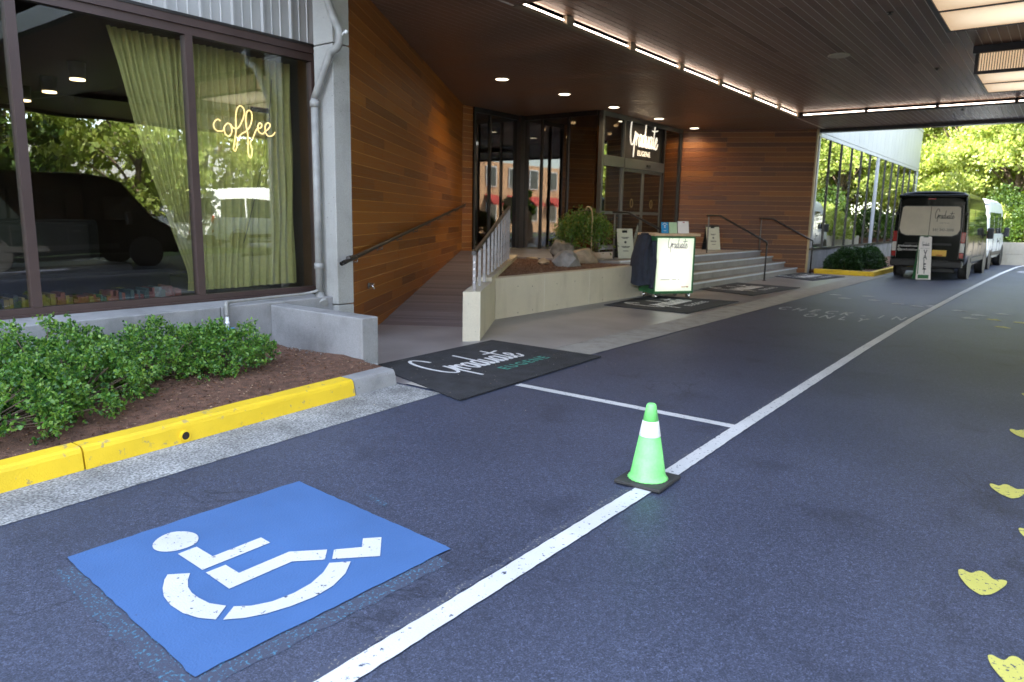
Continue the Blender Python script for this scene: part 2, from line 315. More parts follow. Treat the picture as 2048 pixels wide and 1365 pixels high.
# ------------------------------------------------------------------ mesh builders
class MB:
    def __init__(s): s.v = []; s.f = []; s.sm = []
    def add(s, vs, fs, smooth=False):
        o = len(s.v); s.v += [tuple(x) for x in vs]; s.f += [tuple(i+o for i in f) for f in fs]; s.sm += [smooth]*len(fs); return s
    def box(s, x0, y0, z0, x1, y1, z1, M=None, bev=0.):
        if bev:
            bm = bmesh.new(); bmesh.ops.create_cube(bm, size=1)
            bmesh.ops.scale(bm, vec=(x1-x0, y1-y0, z1-z0), verts=bm.verts); bmesh.ops.translate(bm, vec=((x0+x1)/2, (y0+y1)/2, (z0+z1)/2), verts=bm.verts)
            bmesh.ops.bevel(bm, geom=bm.edges[:], offset=bev, segments=2, affect='EDGES', profile=.5)
            vs = [v.co.copy() for v in bm.verts]; bm.verts.index_update(); fs = [[v.index for v in f.verts] for f in bm.faces]; bm.free()
        else:
            vs = [Vector(p) for p in ((x0, y0, z0), (x1, y0, z0), (x1, y1, z0), (x0, y1, z0), (x0, y0, z1), (x1, y0, z1), (x1, y1, z1), (x0, y1, z1))]
            fs = [(0, 3, 2, 1), (4, 5, 6, 7), (0, 1, 5, 4), (1, 2, 6, 5), (2, 3, 7, 6), (3, 0, 4, 7)]
        if M is not None: vs = [M @ v for v in vs]
        return s.add(vs, fs)
    def prism(s, poly, z0, z1, M=None):
        n = len(poly); vs = [Vector((p[0], p[1], z0)) for p in poly]+[Vector((p[0], p[1], z1)) for p in poly]
        fs = [tuple(range(n-1, -1, -1)), tuple(range(n, 2*n))]+[(i, (i+1) % n, n+(i+1) % n, n+i) for i in range(n)]
        if M is not None: vs = [M @ v for v in vs]
        return s.add(vs, fs)
    def quad(s, *p): return s.add(p, [tuple(range(len(p)))])
    def tube(s, pts, r, k=8, closed=False, caps=True):
        pts = [Vector(p) for p in pts]; n = len(pts); vs = []; up = Vector((0, 0, 1)); prev = None
        for i, p in enumerate(pts):
            a = pts[i-1] if i > 0 else (pts[-1] if closed else p); b = pts[i+1] if i < n-1 else (pts[0] if closed else p)
            t = (b-a)
            t = t.normalized() if t.length > 1e-9 else Vector((0, 0, 1))
            if prev is None:
                q = t.orthogonal().normalized()
            else:
                q = prev - t*prev.dot(t); q = q.normalized() if q.length > 1e-6 else t.orthogonal().normalized()
            prev = q; w = t.cross(q); rr = r[i] if isinstance(r, (list, tuple)) else r
            for j in range(k):
                an = 2*math.pi*j/k; vs.append(p+q*(math.cos(an)*rr)+w*(math.sin(an)*rr))
        fs = []
        for i in range(n if closed else n-1):
            for j in range(k):
                a = i*k+j; b = i*k+(j+1) % k; c = ((i+1) % n)*k+(j+1) % k; d = ((i+1) % n)*k+j; fs.append((a, b, c, d))
        s.add(vs, fs, True)
        if caps and not closed:
            o = len(s.v)-len(vs); s.f.append(tuple(o+j for j in range(k-1, -1, -1))); s.f.append(tuple(o+(n-1)*k+j for j in range(k))); s.sm += [False, False]
        return s
    def lathe(s, prof, k=24, M=None, wob=None):
        vs = []
        for i, (r, z) in enumerate(prof):
            for j in range(k):
                a = 2*math.pi*j/k; rr = r*(wob(i, j) if wob else 1); vs.append(Vector((rr*math.cos(a), rr*math.sin(a), z)))
        if M is not None: vs = [M @ v for v in vs]
        fs = [(i*k+j, i*k+(j+1) % k, (i+1)*k+(j+1) % k, (i+1)*k+j) for i in range(len(prof)-1) for j in range(k)]
        s.add(vs, fs, True)
        o = len(s.v)-len(vs); s.f.append(tuple(o+j for j in range(k-1, -1, -1))); s.f.append(tuple(o+(len(prof)-1)*k+j for j in range(k))); s.sm += [False, False]
        return s
    def disc(s, c, n, r, k=20, r2=None):
        c = Vector(c); n = Vector(n).normalized(); q = n.orthogonal().normalized(); w = n.cross(q)
        return s.add([c+q*(r*math.cos(2*math.pi*j/k))+w*((r2 or r)*math.sin(2*math.pi*j/k)) for j in range(k)], [tuple(range(k))])
    def mesh(s, name):
        me = bpy.data.meshes.new(name); me.from_pydata(s.v, [], s.f)
        me.polygons.foreach_set('use_smooth', s.sm); me.update(); return me
    def build(s, name, m, parent=None):
        return link(name, s.mesh(name), m, parent)
def link(name, me, m, parent=None, M=None):
    o = bpy.data.objects.new(name, me); COL.objects.link(o)
    if m is not None and not me.materials: me.materials.append(m)
    if parent is not None:
        o.parent = parent; o.matrix_parent_inverse = parent.matrix_world.inverted() if False else Matrix.Translation(-parent.location) if parent.get('_plain') else Matrix()
    if M is not None: o.matrix_local = M
    return o
def tag(o, label=None, cat=None, group=None, kind=None):
    if label: o['label'] = label
    if cat: o['category'] = cat
    if group: o['group'] = group
    if kind: o['kind'] = kind
    return o
def thing(name, label, cat, loc=(0, 0, 0), group=None, rotz=0.):
    """Empty at the thing's base. Children of an unrotated empty may be built in world coordinates: W(parent)."""
    o = bpy.data.objects.new(name, None); COL.objects.link(o); o.empty_display_size = .2
    o.location = loc; o.rotation_euler = (0, 0, rotz)
    return tag(o, label, cat, group)
def struct(name, mb, m, label=None):
    o = mb.build(name, m); o['kind'] = 'structure'
    if label: o['label'] = label
    return o
def part(mb, name, m, parent, local=False, kind=None):
    """mb in world coordinates (local=False) under an unrotated empty, or in the parent's own frame."""
    if not local:
        L = Vector(parent.location); P = parent.parent
        while P is not None: L += P.location; P = P.parent
        mb.v = [(x-L.x, y-L.y, z-L.z) for x, y, z in mb.v]
    o = mb.build(name, m, None); o.parent = parent
    if kind: o['kind'] = kind
    return o
def solo(mb, name, m, label, cat, group=None):
    """A thing that is one mesh: origin moved to its base centre."""
    v = np.array(mb.v); c = Vector(((v[:, 0].min()+v[:, 0].max())/2, (v[:, 1].min()+v[:, 1].max())/2, v[:, 2].min()))
    mb.v = [(x-c.x, y-c.y, z-c.z) for x, y, z in mb.v]
    o = mb.build(name, m); o.location = c
    return tag(o, label, cat, group)
def copy_tree(o, parent=None):
    c = o.copy(); COL.objects.link(c)
    if parent is not None: c.parent = parent
    for ch in list(o.children): copy_tree(ch, c)
    return c
def frame(o, xd, yd):
    x = Vector(xd).normalized(); y = Vector(yd).normalized(); z = x.cross(y).normalized()
    M = Matrix((x, y, z)).transposed().to_4x4(); M.translation = Vector(o); return M
UNIT = MB().box(-.5, -.5, -.5, .5, .5, .5).mesh('unit_block')
def unit_for(m):
    k = 'u_'+m.name
    if k not in MATS:
        me = UNIT.copy(); me.name = 'board'; me.materials.append(m); MATS[k] = me
    return MATS[k]
def piece(name, m, parent, c, size, xd=(1, 0, 0), kind=None, tilt=None):
    """One board as an object of its own: shared cube, scaled; long axis along xd."""
    o = bpy.data.objects.new(name, unit_for(m)); COL.objects.link(o); o.parent = parent
    x = Vector(xd).normalized(); z = Vector((0, 0, 1))
    if abs(x.z) > .9: z = Vector((1, 0, 0))
    y = z.cross(x).normalized(); z = x.cross(y)
    L = Vector(parent.location) if parent is not None else Vector()
    if tilt is not None: y = tilt @ y; z = tilt @ z
    M = Matrix((x*size[0], y*size[1], z*size[2])).transposed().to_4x4(); M.translation = Vector(c)-L
    o.matrix_local = M
    if kind: o['kind'] = kind
    return o
def catmull(P, n=8, closed=False):
    P = [Vector(p) for p in P]; out = []; m = len(P)
    for i in range(m if closed else m-1):
        p1 = P[i]; p2 = P[(i+1) % m]
        p0 = P[i-1] if (i > 0 or closed) else p1*2-p2; p3 = P[(i+2) % m] if (i+2 < m or closed) else p2*2-p1
        for k in range(n):
            t = k/n; out.append(.5*((2*p1)+(p2-p0)*t+(2*p0-5*p1+4*p2-p3)*t*t+(3*p1-p0-3*p2+p3)*t**3))
    if not closed: out.append(P[-1])
    return out
def ribbon(mb, pts, w, M, lift=.0, step=2e-5):
    """Flat brush stroke with rounded ends; creeps up a hair along its way so crossings never share a plane."""
    pts = [Vector((p[0], p[1])) for p in pts]; vs = []; n = len(pts)
    tang = []
    for i in range(n):
        t = pts[min(i+1, n-1)]-pts[max(i-1, 0)]; tang.append(t.normalized() if t.length > 0 else Vector((1, 0)))
    seq = []
    for q in (60, 30): seq.append((pts[0]-tang[0]*w*math.cos(rad(90-q)), w*math.sin(rad(90-q))))
    seq += [(p, w) for p in pts]
    for q in (30, 60): seq.append((pts[-1]+tang[-1]*w*math.cos(rad(90-q)), w*math.sin(rad(90-q))))
    tg = [tang[0]]*2+tang+[tang[-1]]*2
    for i, (p, ww) in enumerate(seq):
        nn = Vector((-tg[i].y, tg[i].x)); z = lift+i*step
        a = p+nn*ww; b = p-nn*ww; vs += [M @ Vector((a.x, a.y, z)), M @ Vector((b.x, b.y, z))]
    mb.add(vs, [(2*i, 2*i+1, 2*i+3, 2*i+2) for i in range(len(seq)-1)])
SCRIPT = [  # brush lettering of the word Graduate: x-height 1
    [(1.12, 2.15), (1.06, 2.62), (.86, 2.9), (.58, 2.72), (.30, 2.1), (.14, 1.3), (.14, .55), (.32, .12), (.58, .2), (.82, .72), (.93, 1.2)],
    [(.93, 1.2), (.86, .5), (.78, -.2), (.72, -.85)],
    [(.84, .35), (1.05, .8), (1.14, 1.1), (1.2, .85), (1.16, .1)], [(1.17, .45), (1.3, .9), (1.46, 1.0), (1.52, .82)],
    [(2.0, .85), (1.86, 1.02), (1.68, .85), (1.58, .4), (1.68, .05), (1.84, .2), (1.98, .7), (2.05, 1.0), (2.0, .4), (2.08, .05), (2.22, .25)],
    [(2.62, .85), (2.48, 1.02), (2.3, .85), (2.2, .4), (2.3, .05), (2.46, .2), (2.62, .8), (2.82, 2.3)], [(2.72, 1.5), (2.62, .5), (2.68, .06), (2.82, .25)],
    [(2.92, 1.0), (2.86, .4), (2.92, .05), (3.08, .15), (3.24, .6), (3.34, 1.0), (3.28, .4), (3.34, .05), (3.48, .25)],
    [(3.9, .85), (3.76, 1.02), (3.58, .85), (3.48, .4), (3.58, .05), (3.74, .2), (3.88, .7), (3.95, 1.0), (3.9, .4), (3.96, .05), (4.1, .25)],
    [(4.44, 2.05), (4.32, 1.2), (4.22, .45), (4.28, .06), (4.44, .2)], [(3.95, 1.52), (4.4, 1.5), (4.95, 1.62)],
    [(4.55, .42), (4.78, .6), (4.88, .85), (4.78, 1.02), (4.62, .82), (4.54, .4), (4.62, .05), (4.85, .1), (5.05, .5)],
]
def script_word(mb, M, w=.085, h=1., tube=0., step=2e-5):
    for k, s in enumerate(SCRIPT):
        pts = catmull([(a*h, b*h, 0) for a, b in s], 6)
        if tube: mb.tube([M @ p for p in pts], tube, 6)
        else: ribbon(mb, pts, w*h, M, lift=k*step*3, step=step)
    return mb
_txt = {}
def text(mb, s, size, M, bold=0., align='LEFT', sx=1., space=1.):
    key = (s, bold, space)
    if key not in _txt:
        cu = bpy.data.curves.new('lettering', 'FONT'); cu.body = s; cu.size = 1; cu.offset = bold; cu.space_character = space; cu.resolution_u = 3
        o = bpy.data.objects.new('lettering', cu); COL.objects.link(o)
        bpy.context.view_layer.update(); dg = bpy.context.evaluated_depsgraph_get()
        me = bpy.data.meshes.new_from_object(o.evaluated_get(dg))
        _txt[key] = ([v.co.copy() for v in me.vertices], [tuple(p.vertices) for p in me.polygons])
        bpy.data.objects.remove(o); bpy.data.meshes.remove(me)
    V, F = _txt[key]
    if not V: return mb
    x0 = min(v.x for v in V); x1 = max(v.x for v in V); dx = -x0 if align == 'LEFT' else -(x0+x1)/2
    mb.add([M @ Vector(((v.x+dx)*size*sx, v.y*size, 0)) for v in V], F); return mb

def leaves(C, Nn, size, aspect=.5, spread=.9, fold=.25):
    """One rhombic, folded leaf per point. C (n,3) centres, Nn (n,3) preferred directions."""
    n = len(C); d = Nn+nrs.normal(0, spread, (n, 3)); d /= np.linalg.norm(d, axis=1)[:, None]+1e-9
    u = np.cross(d, nrs.normal(0, 1, (n, 3))); u /= np.linalg.norm(u, axis=1)[:, None]+1e-9
    w = np.cross(d, u); s = (size*nrs.uniform(.65, 1.25, n))[:, None]
    tip = C+d*s; base = C-d*s*.15; a = C+d*s*.45+u*s*aspect+w*s*fold*.5; b = C+d*s*.45-u*s*aspect+w*s*fold*.5
    V = np.stack([base, a, tip, b], 1).reshape(-1, 3); I = np.arange(n)*4
    F = np.concatenate([np.stack([I, I+1, I+2], 1), np.stack([I, I+2, I+3], 1)])
    return V, F
def np_mesh(name, V, F, m):
    me = bpy.data.meshes.new(name); me.vertices.add(len(V)); me.vertices.foreach_set('co', np.asarray(V, np.float32).ravel())
    k = F.shape[1]; me.loops.add(F.size); me.loops.foreach_set('vertex_index', F.astype(np.int32).ravel())
    me.polygons.add(len(F)); me.polygons.foreach_set('loop_start', np.arange(0, F.size, k, dtype=np.int32)); me.polygons.foreach_set('loop_total', np.full(len(F), k, np.int32))
    me.update(calc_edges=True); me.validate(); me.materials.append(m); return me
def crown(parent, name, m, C, Nn, size, **k):
    V, F = leaves(np.asarray(C), np.asarray(Nn), size, **k)
    o = bpy.data.objects.new(name, np_mesh(name, V, F, m)); COL.objects.link(o); o.parent = parent; return o
def sph(n):
    v = nrs.normal(0, 1, (n, 3)); return v/np.linalg.norm(v, axis=1)[:, None]

# ================================================================== GROUND
ZR = .69      # entrance landing
ZC = 4.5      # canopy soffit
gd = MB().quad((-120, -120, 0), (120, -120, 0), (120, 220, 0), (-120, 220, 0))
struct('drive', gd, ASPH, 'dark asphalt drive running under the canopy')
# gutter strip of exposed aggregate along the yellow kerb
def kx(y, near, far): return near+(far-near)*(y-1.4)/(4.6-1.4)
gut_o = lambda y: kx(y, -4.262, -4.47); kerb_o = lambda y: kx(y, -4.755, -5.03); kerb_i = lambda y: kx(y, -4.93, -5.25)
g = MB()
ys = [-6, -3, 0, .6, 1.2, 1.8]+[1.83+(i+1)*.02 for i in range(1)]+[2.4, 3, 3.6, 4.2, 4.78]
def strip(a, b, y0, y1, z, n, jag=0.):
    mb = MB(); L = []; 
    for i in range(n+1):
        y = y0+(y1-y0)*i/n; L.append(((a(y)+rnd.uniform(-jag, jag), y, z), (b(y)+rnd.uniform(-jag, jag), y, z)))
    vs = [p for q in L for p in q]; mb.add(vs, [(2*i, 2*i+1, 2*i+3, 2*i+2) for i in range(n)]); return mb
gutter = bpy.data.objects.new('gutter', None); COL.objects.link(gutter); tag(gutter, 'rough pale concrete gutter strip along the yellow kerb', kind='structure')
for y0, y1 in ((-6, 1.19), (1.2, 4.82)):
    part(strip(lambda y: kerb_o(y)-.05, gut_o, y0, y1, .004, 30, .006), 'gutter_slab', GUTTER, gutter)
# walkway at entrance, its border band
ap = MB().quad((-5.02, 7.3, .004), (-4.98, 25.2, .004), (-7.3, 25.2, .004), (-13.5, 16.5, .004), (-13.5, 6.0, .004), (-5.75, 4.9, .004), (-4.98, 4.85, .004), (-4.9, 7.3, .004))
struct('walkway', ap, APRON, 'smooth grey paved walkway at the hotel entrance')
bo = MB()
yb = 7.0
bord = bpy.data.objects.new('walkway_border', None); COL.objects.link(bord); tag(bord, 'pale concrete border band between walkway and asphalt', kind='structure')
yj = [4.86, 7.3, 9.6, 11.9, 14.2, 16.5, 18.8, 21.1, 23.3, 25.4]
for y0, y1 in zip(yj[:-1], yj[1:]):
    mb = MB().quad((-4.43+rnd.uniform(-.01, .01), y0+.004, .009), (-4.43, y1-.004, .009), (-5.0, y1-.004, .009), (-5.0, y0+.004, .009))
    part(mb, 'border_slab', APRONB, bord)

# ---- painted markings
def jag_line(pts, w, z, m, name, label, jag=.0025, step=.05):
    P = []
    for (x0, y0), (x1, y1) in zip(pts[:-1], pts[1:]):
        n = max(1, int(math.hypot(x1-x0, y1-y0)/step)); P += [(x0+(x1-x0)*i/n, y0+(y1-y0)*i/n) for i in range(n)]
    P.append(pts[-1]); vs = []
    for i, p in enumerate(P):
        a = P[max(i-1, 0)]; b = P[min(i+1, len(P)-1)]; t = Vector((b[0]-a[0], b[1]-a[1])).normalized(); nn = Vector((-t.y, t.x))
        vs += [(p[0]+nn.x*(w+rnd.uniform(-jag, jag)), p[1]+nn.y*(w+rnd.uniform(-jag, jag)), z), (p[0]-nn.x*(w+rnd.uniform(-jag, jag)), p[1]-nn.y*(w+rnd.uniform(-jag, jag)), z)]
    mb = MB().add(vs, [(2*i, 2*i+1, 2*i+3, 2*i+2) for i in range(len(P)-1)])
    return struct(name, mb, m, label)
LINE = [(-1.87, -2), (-1.885, 1.5), (-1.89, 4.3), (-1.92, 5.63), (-1.98, 10.3), (-1.99, 14.1), (-1.95, 16.8), (-1.90, 20.5), (-1.82, 24.8), (-1.70, 30), (-1.5, 35.2), (-1.1, 39), (-.4, 43)]
jag_line([(x-.085, y) for x, y in LINE[:8]], .022, .004, GHOST, 'old_line_trace', 'faint worn trace of an older line beside the long white line', .014, .05)
jag_line(LINE, .055, .008, WHITE, 'lane_line', 'long white painted line running down the drive')
jag_line([(-4.16, 5.585), (-1.97, 5.58)], .05, .006, WHITE, 'stall_line', 'short white painted line closing the accessible stall')
# accessible stall: blue square, its older ghost edges, wheelchair symbol traced in place
bq = [onz(p).xy for p in ((133, 1118), (597, 965), (902, 1100), (388, 1358))]
def jag_poly(q, z, jag, step=.05):
    P = []
    for i in range(len(q)):
        a, b = Vector(q[i]), Vector(q[(i+1) % len(q)]); n = max(1, int((b-a).length/step))
        P += [a+(b-a)*k/n+Vector((rnd.uniform(-jag, jag), rnd.uniform(-jag, jag))) for k in range(n)]
    return MB().add([(p.x, p.y, z) for p in P], [tuple(range(len(P)))])
og = [(b[0]+.09, b[1]-.10) for b in bq]
gh = jag_poly(og, .002, .012); struct('old_stall_paint', gh, BLUEG, 'speckled edge of older blue paint around the blue square')
struct('blue_stall_square', jag_poly(bq, .008, .004), BLUE, 'blue painted square for the wheelchair symbol')
S = lambda q: [onz((300+x/4.096, 1040+y/4.096)).xy for x, y in q]
sym = bpy.data.objects.new('wheelchair_symbol', None); COL.objects.link(sym); tag(sym, 'white painted wheelchair symbol on the blue square', kind='structure')
SY = dict(head=[(22, 235), (40, 195), (100, 150), (190, 118), (290, 113), (370, 130), (398, 165), (380, 205), (320, 240), (220, 270), (120, 280), (50, 268)],
 torso=[(230, 298), (382, 238), (515, 318), (910, 162), (985, 205), (430, 430)],
 leg=[(458, 452), (620, 388), (730, 455), (1140, 280), (1452, 262), (1432, 345), (1165, 360), (650, 585)],
 foot=[(1508, 262), (1735, 242), (1745, 170), (1897, 160), (1885, 315), (1493, 340)],
 wheel_back=[(145, 468), (330, 457), (312, 510), (312, 570), (345, 620), (400, 660), (490, 705), (625, 725), (540, 838), (400, 825), (270, 785), (170, 720), (115, 650), (105, 580), (120, 510)],
 wheel_front=[(688, 730), (830, 725), (1000, 690), (1180, 620), (1320, 540), (1420, 450), (1470, 372), (1645, 360), (1600, 460), (1500, 560), (1350, 650), (1150, 730), (950, 790), (780, 825), (600, 840)])
for k, q in SY.items():
    q = S(q)
    if k == 'head': q = [p.xy for p in catmull([(p.x, p.y, 0) for p in q], 4, True)]
    part(MB().add([(p[0], p[1], .012) for p in q], [tuple(range(len(q)))]), k, WHITE, sym)
# small blue dab beside the square
struct('blue_paint_dab', jag_poly([onz(p).xy for p in ((722, 990), (745, 990), (780, 1010), (765, 1014))], .004, .005, .04), BLUEG, 'small stray dab of light blue paint')
# words CHECK-IN ONLY
ck = MB()
for s, x, y, sz in (('CHECK-IN', -4.30, 13.85, .52), ('ONLY', -3.62, 13.12, .52)):
    n = len(s); wid = (2.25 if n == 8 else 1.12)
    for i, ch in enumerate(s):
        text(ck, ch, sz*1.35, frame((x+(i+.5)*wid/n, y, .006), (1, 0, 0), (0, 1, 0)), .012, 'CENTER', .38)
struct('stall_lettering', ck, WORN, 'worn white words CHECK-IN ONLY on the asphalt')
# webbed-foot tracks: yellow nearby, paler where they swing across the drive
fp = [onz((1900+a/13.65, 1110+b/13.65)).xy for a, b in ((290, 372), (400, 370), (500, 420), (640, 465), (760, 420), (860, 405), (960, 430), (1060, 490), (1200, 610), (1300, 648), (1480, 648), (1600, 690), (1570, 790), (1450, 890), (1250, 1020), (1100, 1055), (950, 1065), (830, 1020), (620, 890), (480, 760), (330, 570), (285, 460))]
fcx = sum(p.x for p in fp)/len(fp); fcy = sum(p.y for p in fp)/len(fp)
foot = [(p.x-fcx, p.y-fcy) for p in fp]
def track(x, y, a, m, s=1.):
    q = [p.xy for p in catmull([(px, py, 0) for px, py in foot], 3, True)]
    R = Matrix.Rotation(a, 2)
    mb = MB().add([(*(R @ (Vector(p)*s)+Vector((x, y))), .005) for p in q], [tuple(range(len(q)))])
    o = solo(mb, 'duck_track', m, 'x', 'painted track', 'painted webbed foot tracks on the drive'); return o
TRK = [(.045, 3.12, 'yellow webbed foot print painted at the bottom right corner of the photo'), (-.135, 3.86, 'whole yellow webbed foot print nearest the bottom right corner'), (.07, 4.64, 'yellow webbed foot print cut by the right edge just beyond the nearest whole print'),
 (-.115, 5.36, 'second whole yellow webbed foot print beside the right edge'), (-.10, 6.97, 'third yellow webbed foot print half cut by the right edge'), (-.09, 8.6, 'fourth yellow webbed foot print showing only its left tip'), (-.11, 10.2, 'small yellow webbed foot print at the right edge, level with the stall line far end')]
for x, y, lb in TRK: tag(track(x+.0, y, rnd.uniform(-.1, .1), YFOOT, 1.), lb)
for i, p in enumerate(((2003, 655), (2040, 646), (1985, 640))):
    q = onz(p); tag(track(q.x, q.y, .8, YFOOT), ['pale yellow foot print right of the white line, lower of three', 'pale yellow foot print at the right edge beyond the white line', 'pale foot print right of the white line, upper of three'][i])
WT = [((1936, 637), 'white foot print nearest the white line on its right, lowest'), ((1915, 622), 'white foot print hugging the right side of the white line'), ((1953, 631), 'white foot print right of the line between two others'), ((2003, 629), 'white foot print farthest right near the photo edge'),
 ((1862, 613), 'white foot print lying across the white line'), ((1830, 613), 'white foot print just left of the white line'), ((1792, 608), 'third white foot print left of the line, above the letters IN'), ((1746, 601), 'white foot print above the K of CHECK-IN'), ((1733, 593), 'white foot print behind the one above the K of CHECK-IN'), ((1668, 590), 'white foot print nearest the walkway border, farther of two'), ((1686, 597), 'white foot print nearest the walkway border, closer of two')]
for p, lb in WT:
    q = onz(p); tag(track(q.x, q.y, 1.4, WORN, 1.05), lb)

# ================================================================== KERB, BED, LOW WALL (left foreground)
kerb = thing('yellow_kerb', 'yellow painted concrete kerb edging the shrub bed at left', 'kerb', (-4.9, 2.9, 0))
def kerb_seg(y0, y1, m, name, par, top=.15, taper=.02):
    mb = MB(); n = max(2, int((y1-y0)/.25)); ring = []
    for i in range(n+1):
        y = y0+(y1-y0)*i/n; xo, xi = kerb_o(y), kerb_i(y); w = lambda: rnd.uniform(-.003, .003)
        ring.append([(xo+w(), y, 0), (xo-taper+w(), y, top-.035), (xo-taper-.012, y, top-.012), (xo-taper-.035, y, top+w()*.5), (xi+.01, y, top+w()*.5), (xi, y, top-.02), (xi, y, 0)])
    k = len(ring[0]); vs = [p for r in ring for p in r]
    fs = [(i*k+j, i*k+(j+1) % k, (i+1)*k+(j+1) % k, (i+1)*k+j) for i in range(n) for j in range(k)]
    fs += [tuple(range(k)), tuple(n*k+j for j in range(k-1, -1, -1))]
    mb.add(vs, fs); return part(mb, name, m, par)
kerb_seg(-6, 1.845, YELLOW, 'kerb_stone', kerb); kerb_seg(1.857, 4.235, YELLOW, 'kerb_stone', kerb)
hp = onx((370, 877), -4.86); dp = MB(); dy = hp.y
dp.tube([(kerb_o(dy)-.10, dy, .055), (kerb_o(dy)+.012, dy, .055)], .036, 20, caps=False)
dp.tube([(kerb_o(dy)+.012, dy, .055), (kerb_o(dy)-.10, dy, .055)], .029, 20, caps=False)
for a in range(20):
    c0, c1 = 2*math.pi*a/20, 2*math.pi*(a+1)/20; x = kerb_o(dy)+.012
    dp.quad((x, dy+.036*math.cos(c0), .055+.036*math.sin(c0)), (x, dy+.036*math.cos(c1), .055+.036*math.sin(c1)), (x, dy+.029*math.cos(c1), .055+.029*math.sin(c1)), (x, dy+.029*math.cos(c0), .055+.029*math.sin(c0)))
dpo = part(dp, 'drain_pipe', YELLOW, kerb)
part(MB().disc((kerb_o(dy)+.006, dy, .055), (1, 0, 0), .029), 'drain_hole', DARK, kerb)
eb = thing('kerb_end_block', 'short grey concrete block ending the yellow kerb', 'kerb block', (-5.2, 4.5, 0))
kerb_seg(4.25, 4.80, CONC, 'block', eb, .15, .03)
# bed
bed = MB(); n, m_ = 40, 14; vs = []
for i in range(n+1):
    y = -4+(4.93+4)*i/n
    for j in range(m_+1):
        t = j/m_; x = kerb_i(min(max(y, -3), 4.9))-.0+(-7.27-kerb_i(min(max(y, -3), 4.9)))*t
        vs.append((x, y, .105+.05*t+.03*math.sin(3*x+2*y)*math.sin(2.3*y)+rnd.uniform(-.008, .008)))
bed.add(vs, [(i*(m_+1)+j, i*(m_+1)+j+1, (i+1)*(m_+1)+j+1, (i+1)*(m_+1)+j) for i in range(n) for j in range(m_)], True)
struct('planting_bed', bed, SOIL, 'brown bark soil bed between yellow kerb and building')
def chips(name, label, n, fx, size=.02, m=CHIP):
    C = np.array([fx() for _ in range(n)]); V, F = leaves(C, np.tile([0, 0, .05], (n, 1)), size, aspect=.3, spread=.8)
    V[:, 2] = (V[:, 2]-np.repeat(C[:, 2], 4))*.45+np.repeat(C[:, 2], 4)
    o = bpy.data.objects.new(name, np_mesh(name, V, F, m)); COL.objects.link(o); tag(o, label, kind='stuff'); return o
def fxbed():
    y = rnd.uniform(-1, 4.85); x = rnd.uniform(kerb_i(y)-.02, -7.2); t = (x-kerb_i(y))/(-7.27-kerb_i(y))
    return (x, y, .112+.05*t+.03*math.sin(3*x+2*y)*math.sin(2.3*y))
chips('bark_mulch', 'loose bark chips on the shrub bed', 7000, fxbed, .027)
chips('gravel_edge', 'pale crumbled mortar along the foot of the low wall', 260, lambda: (rnd.uniform(-7.1, -5.45), 4.92-abs(rnd.gauss(0, .05)), .135), .022, GUTTER)
# low wall
lw = MB().box(-7.28, 4.925, 0, -5.69, 5.15, .575, bev=.014)
solo(lw, 'low_wall', CONC, 'low grey concrete wall stub between shrub bed and ramp', 'low wall')

# ================================================================== HOTEL: CAFE CORNER
hotel = thing('hotel_building', 'grey sided hotel with brown framed cafe window above a concrete base', 'building', (-9, 2, 0))
P_ = lambda mb, name, m, par=hotel, kind=None: part(mb, name, m, par, kind=kind)
P_(MB().box(-7.9, -14, 0, -7.28, 4.30, .605, bev=.012), 'concrete_base', CONC)
P_(MB().box(-7.9, 4.308, 0, -7.28, 5.838, .605, bev=.012), 'concrete_base', CONC)
P_(MB().box(-7.53, 5.84, 0, -7.175, 6.085, .50, bev=.008), 'concrete_column', CONCP)
P_(MB().box(-7.53, 5.83, .512, -7.175, 6.085, 3.62, bev=.008), 'concrete_column', CONCP)
P_(MB().box(-7.53, 5.83, 3.632, -7.175, 6.085, 16, bev=.008), 'concrete_column', CONCP)
P_(MB().box(-8.0, 6.123, 0, -7.80, 6.62, 16), 'window_jamb_wall', CONCP)
# window: parts frame members, panes
XW = -7.86
win = part(MB().box(XW-.05, -6, 3.51, XW+.05, 6.12, 3.69), 'window', FRAME, hotel)
def sub(mb, name, m): 
    L = hotel.location; mb.v = [(x-L.x, y-L.y, z-L.z) for x, y, z in mb.v]; o = mb.build(name, m); o.parent = win; return o
sub(MB().box(XW-.05, -6, .607, XW+.045, 6.12, .69).box(XW+.045, -6, .607, XW+.075, 6.12, .628), 'sill_rail', FRAME)
sub(MB().box(XW-.02, -6, 3.60, XW+.075, 6.12, 3.615), 'head_trim', FRAME)
for y in (-4.1, -2.4, -.7, 1.03, 2.72, 4.40, 6.06):
    w = .042 if y < 6 else .06
    sub(MB().box(XW-.05, y-w, .692, XW+.052, y+w, 3.508), 'mullion', FRAME)
yy = [-6, -4.1, -2.4, -.7, 1.03, 2.72, 4.40, 6.06]
for a, b in zip(yy[:-1], yy[1:]):
    sub(MB().box(XW-.006, a+.04, .69, XW+.006, b-.04, 3.51), 'glass_pane', G_CAFE)
P_(MB().box(-7.9, -6, 3.69, -7.80, 6.13, 3.72), 'drip_flashing', DKMET)
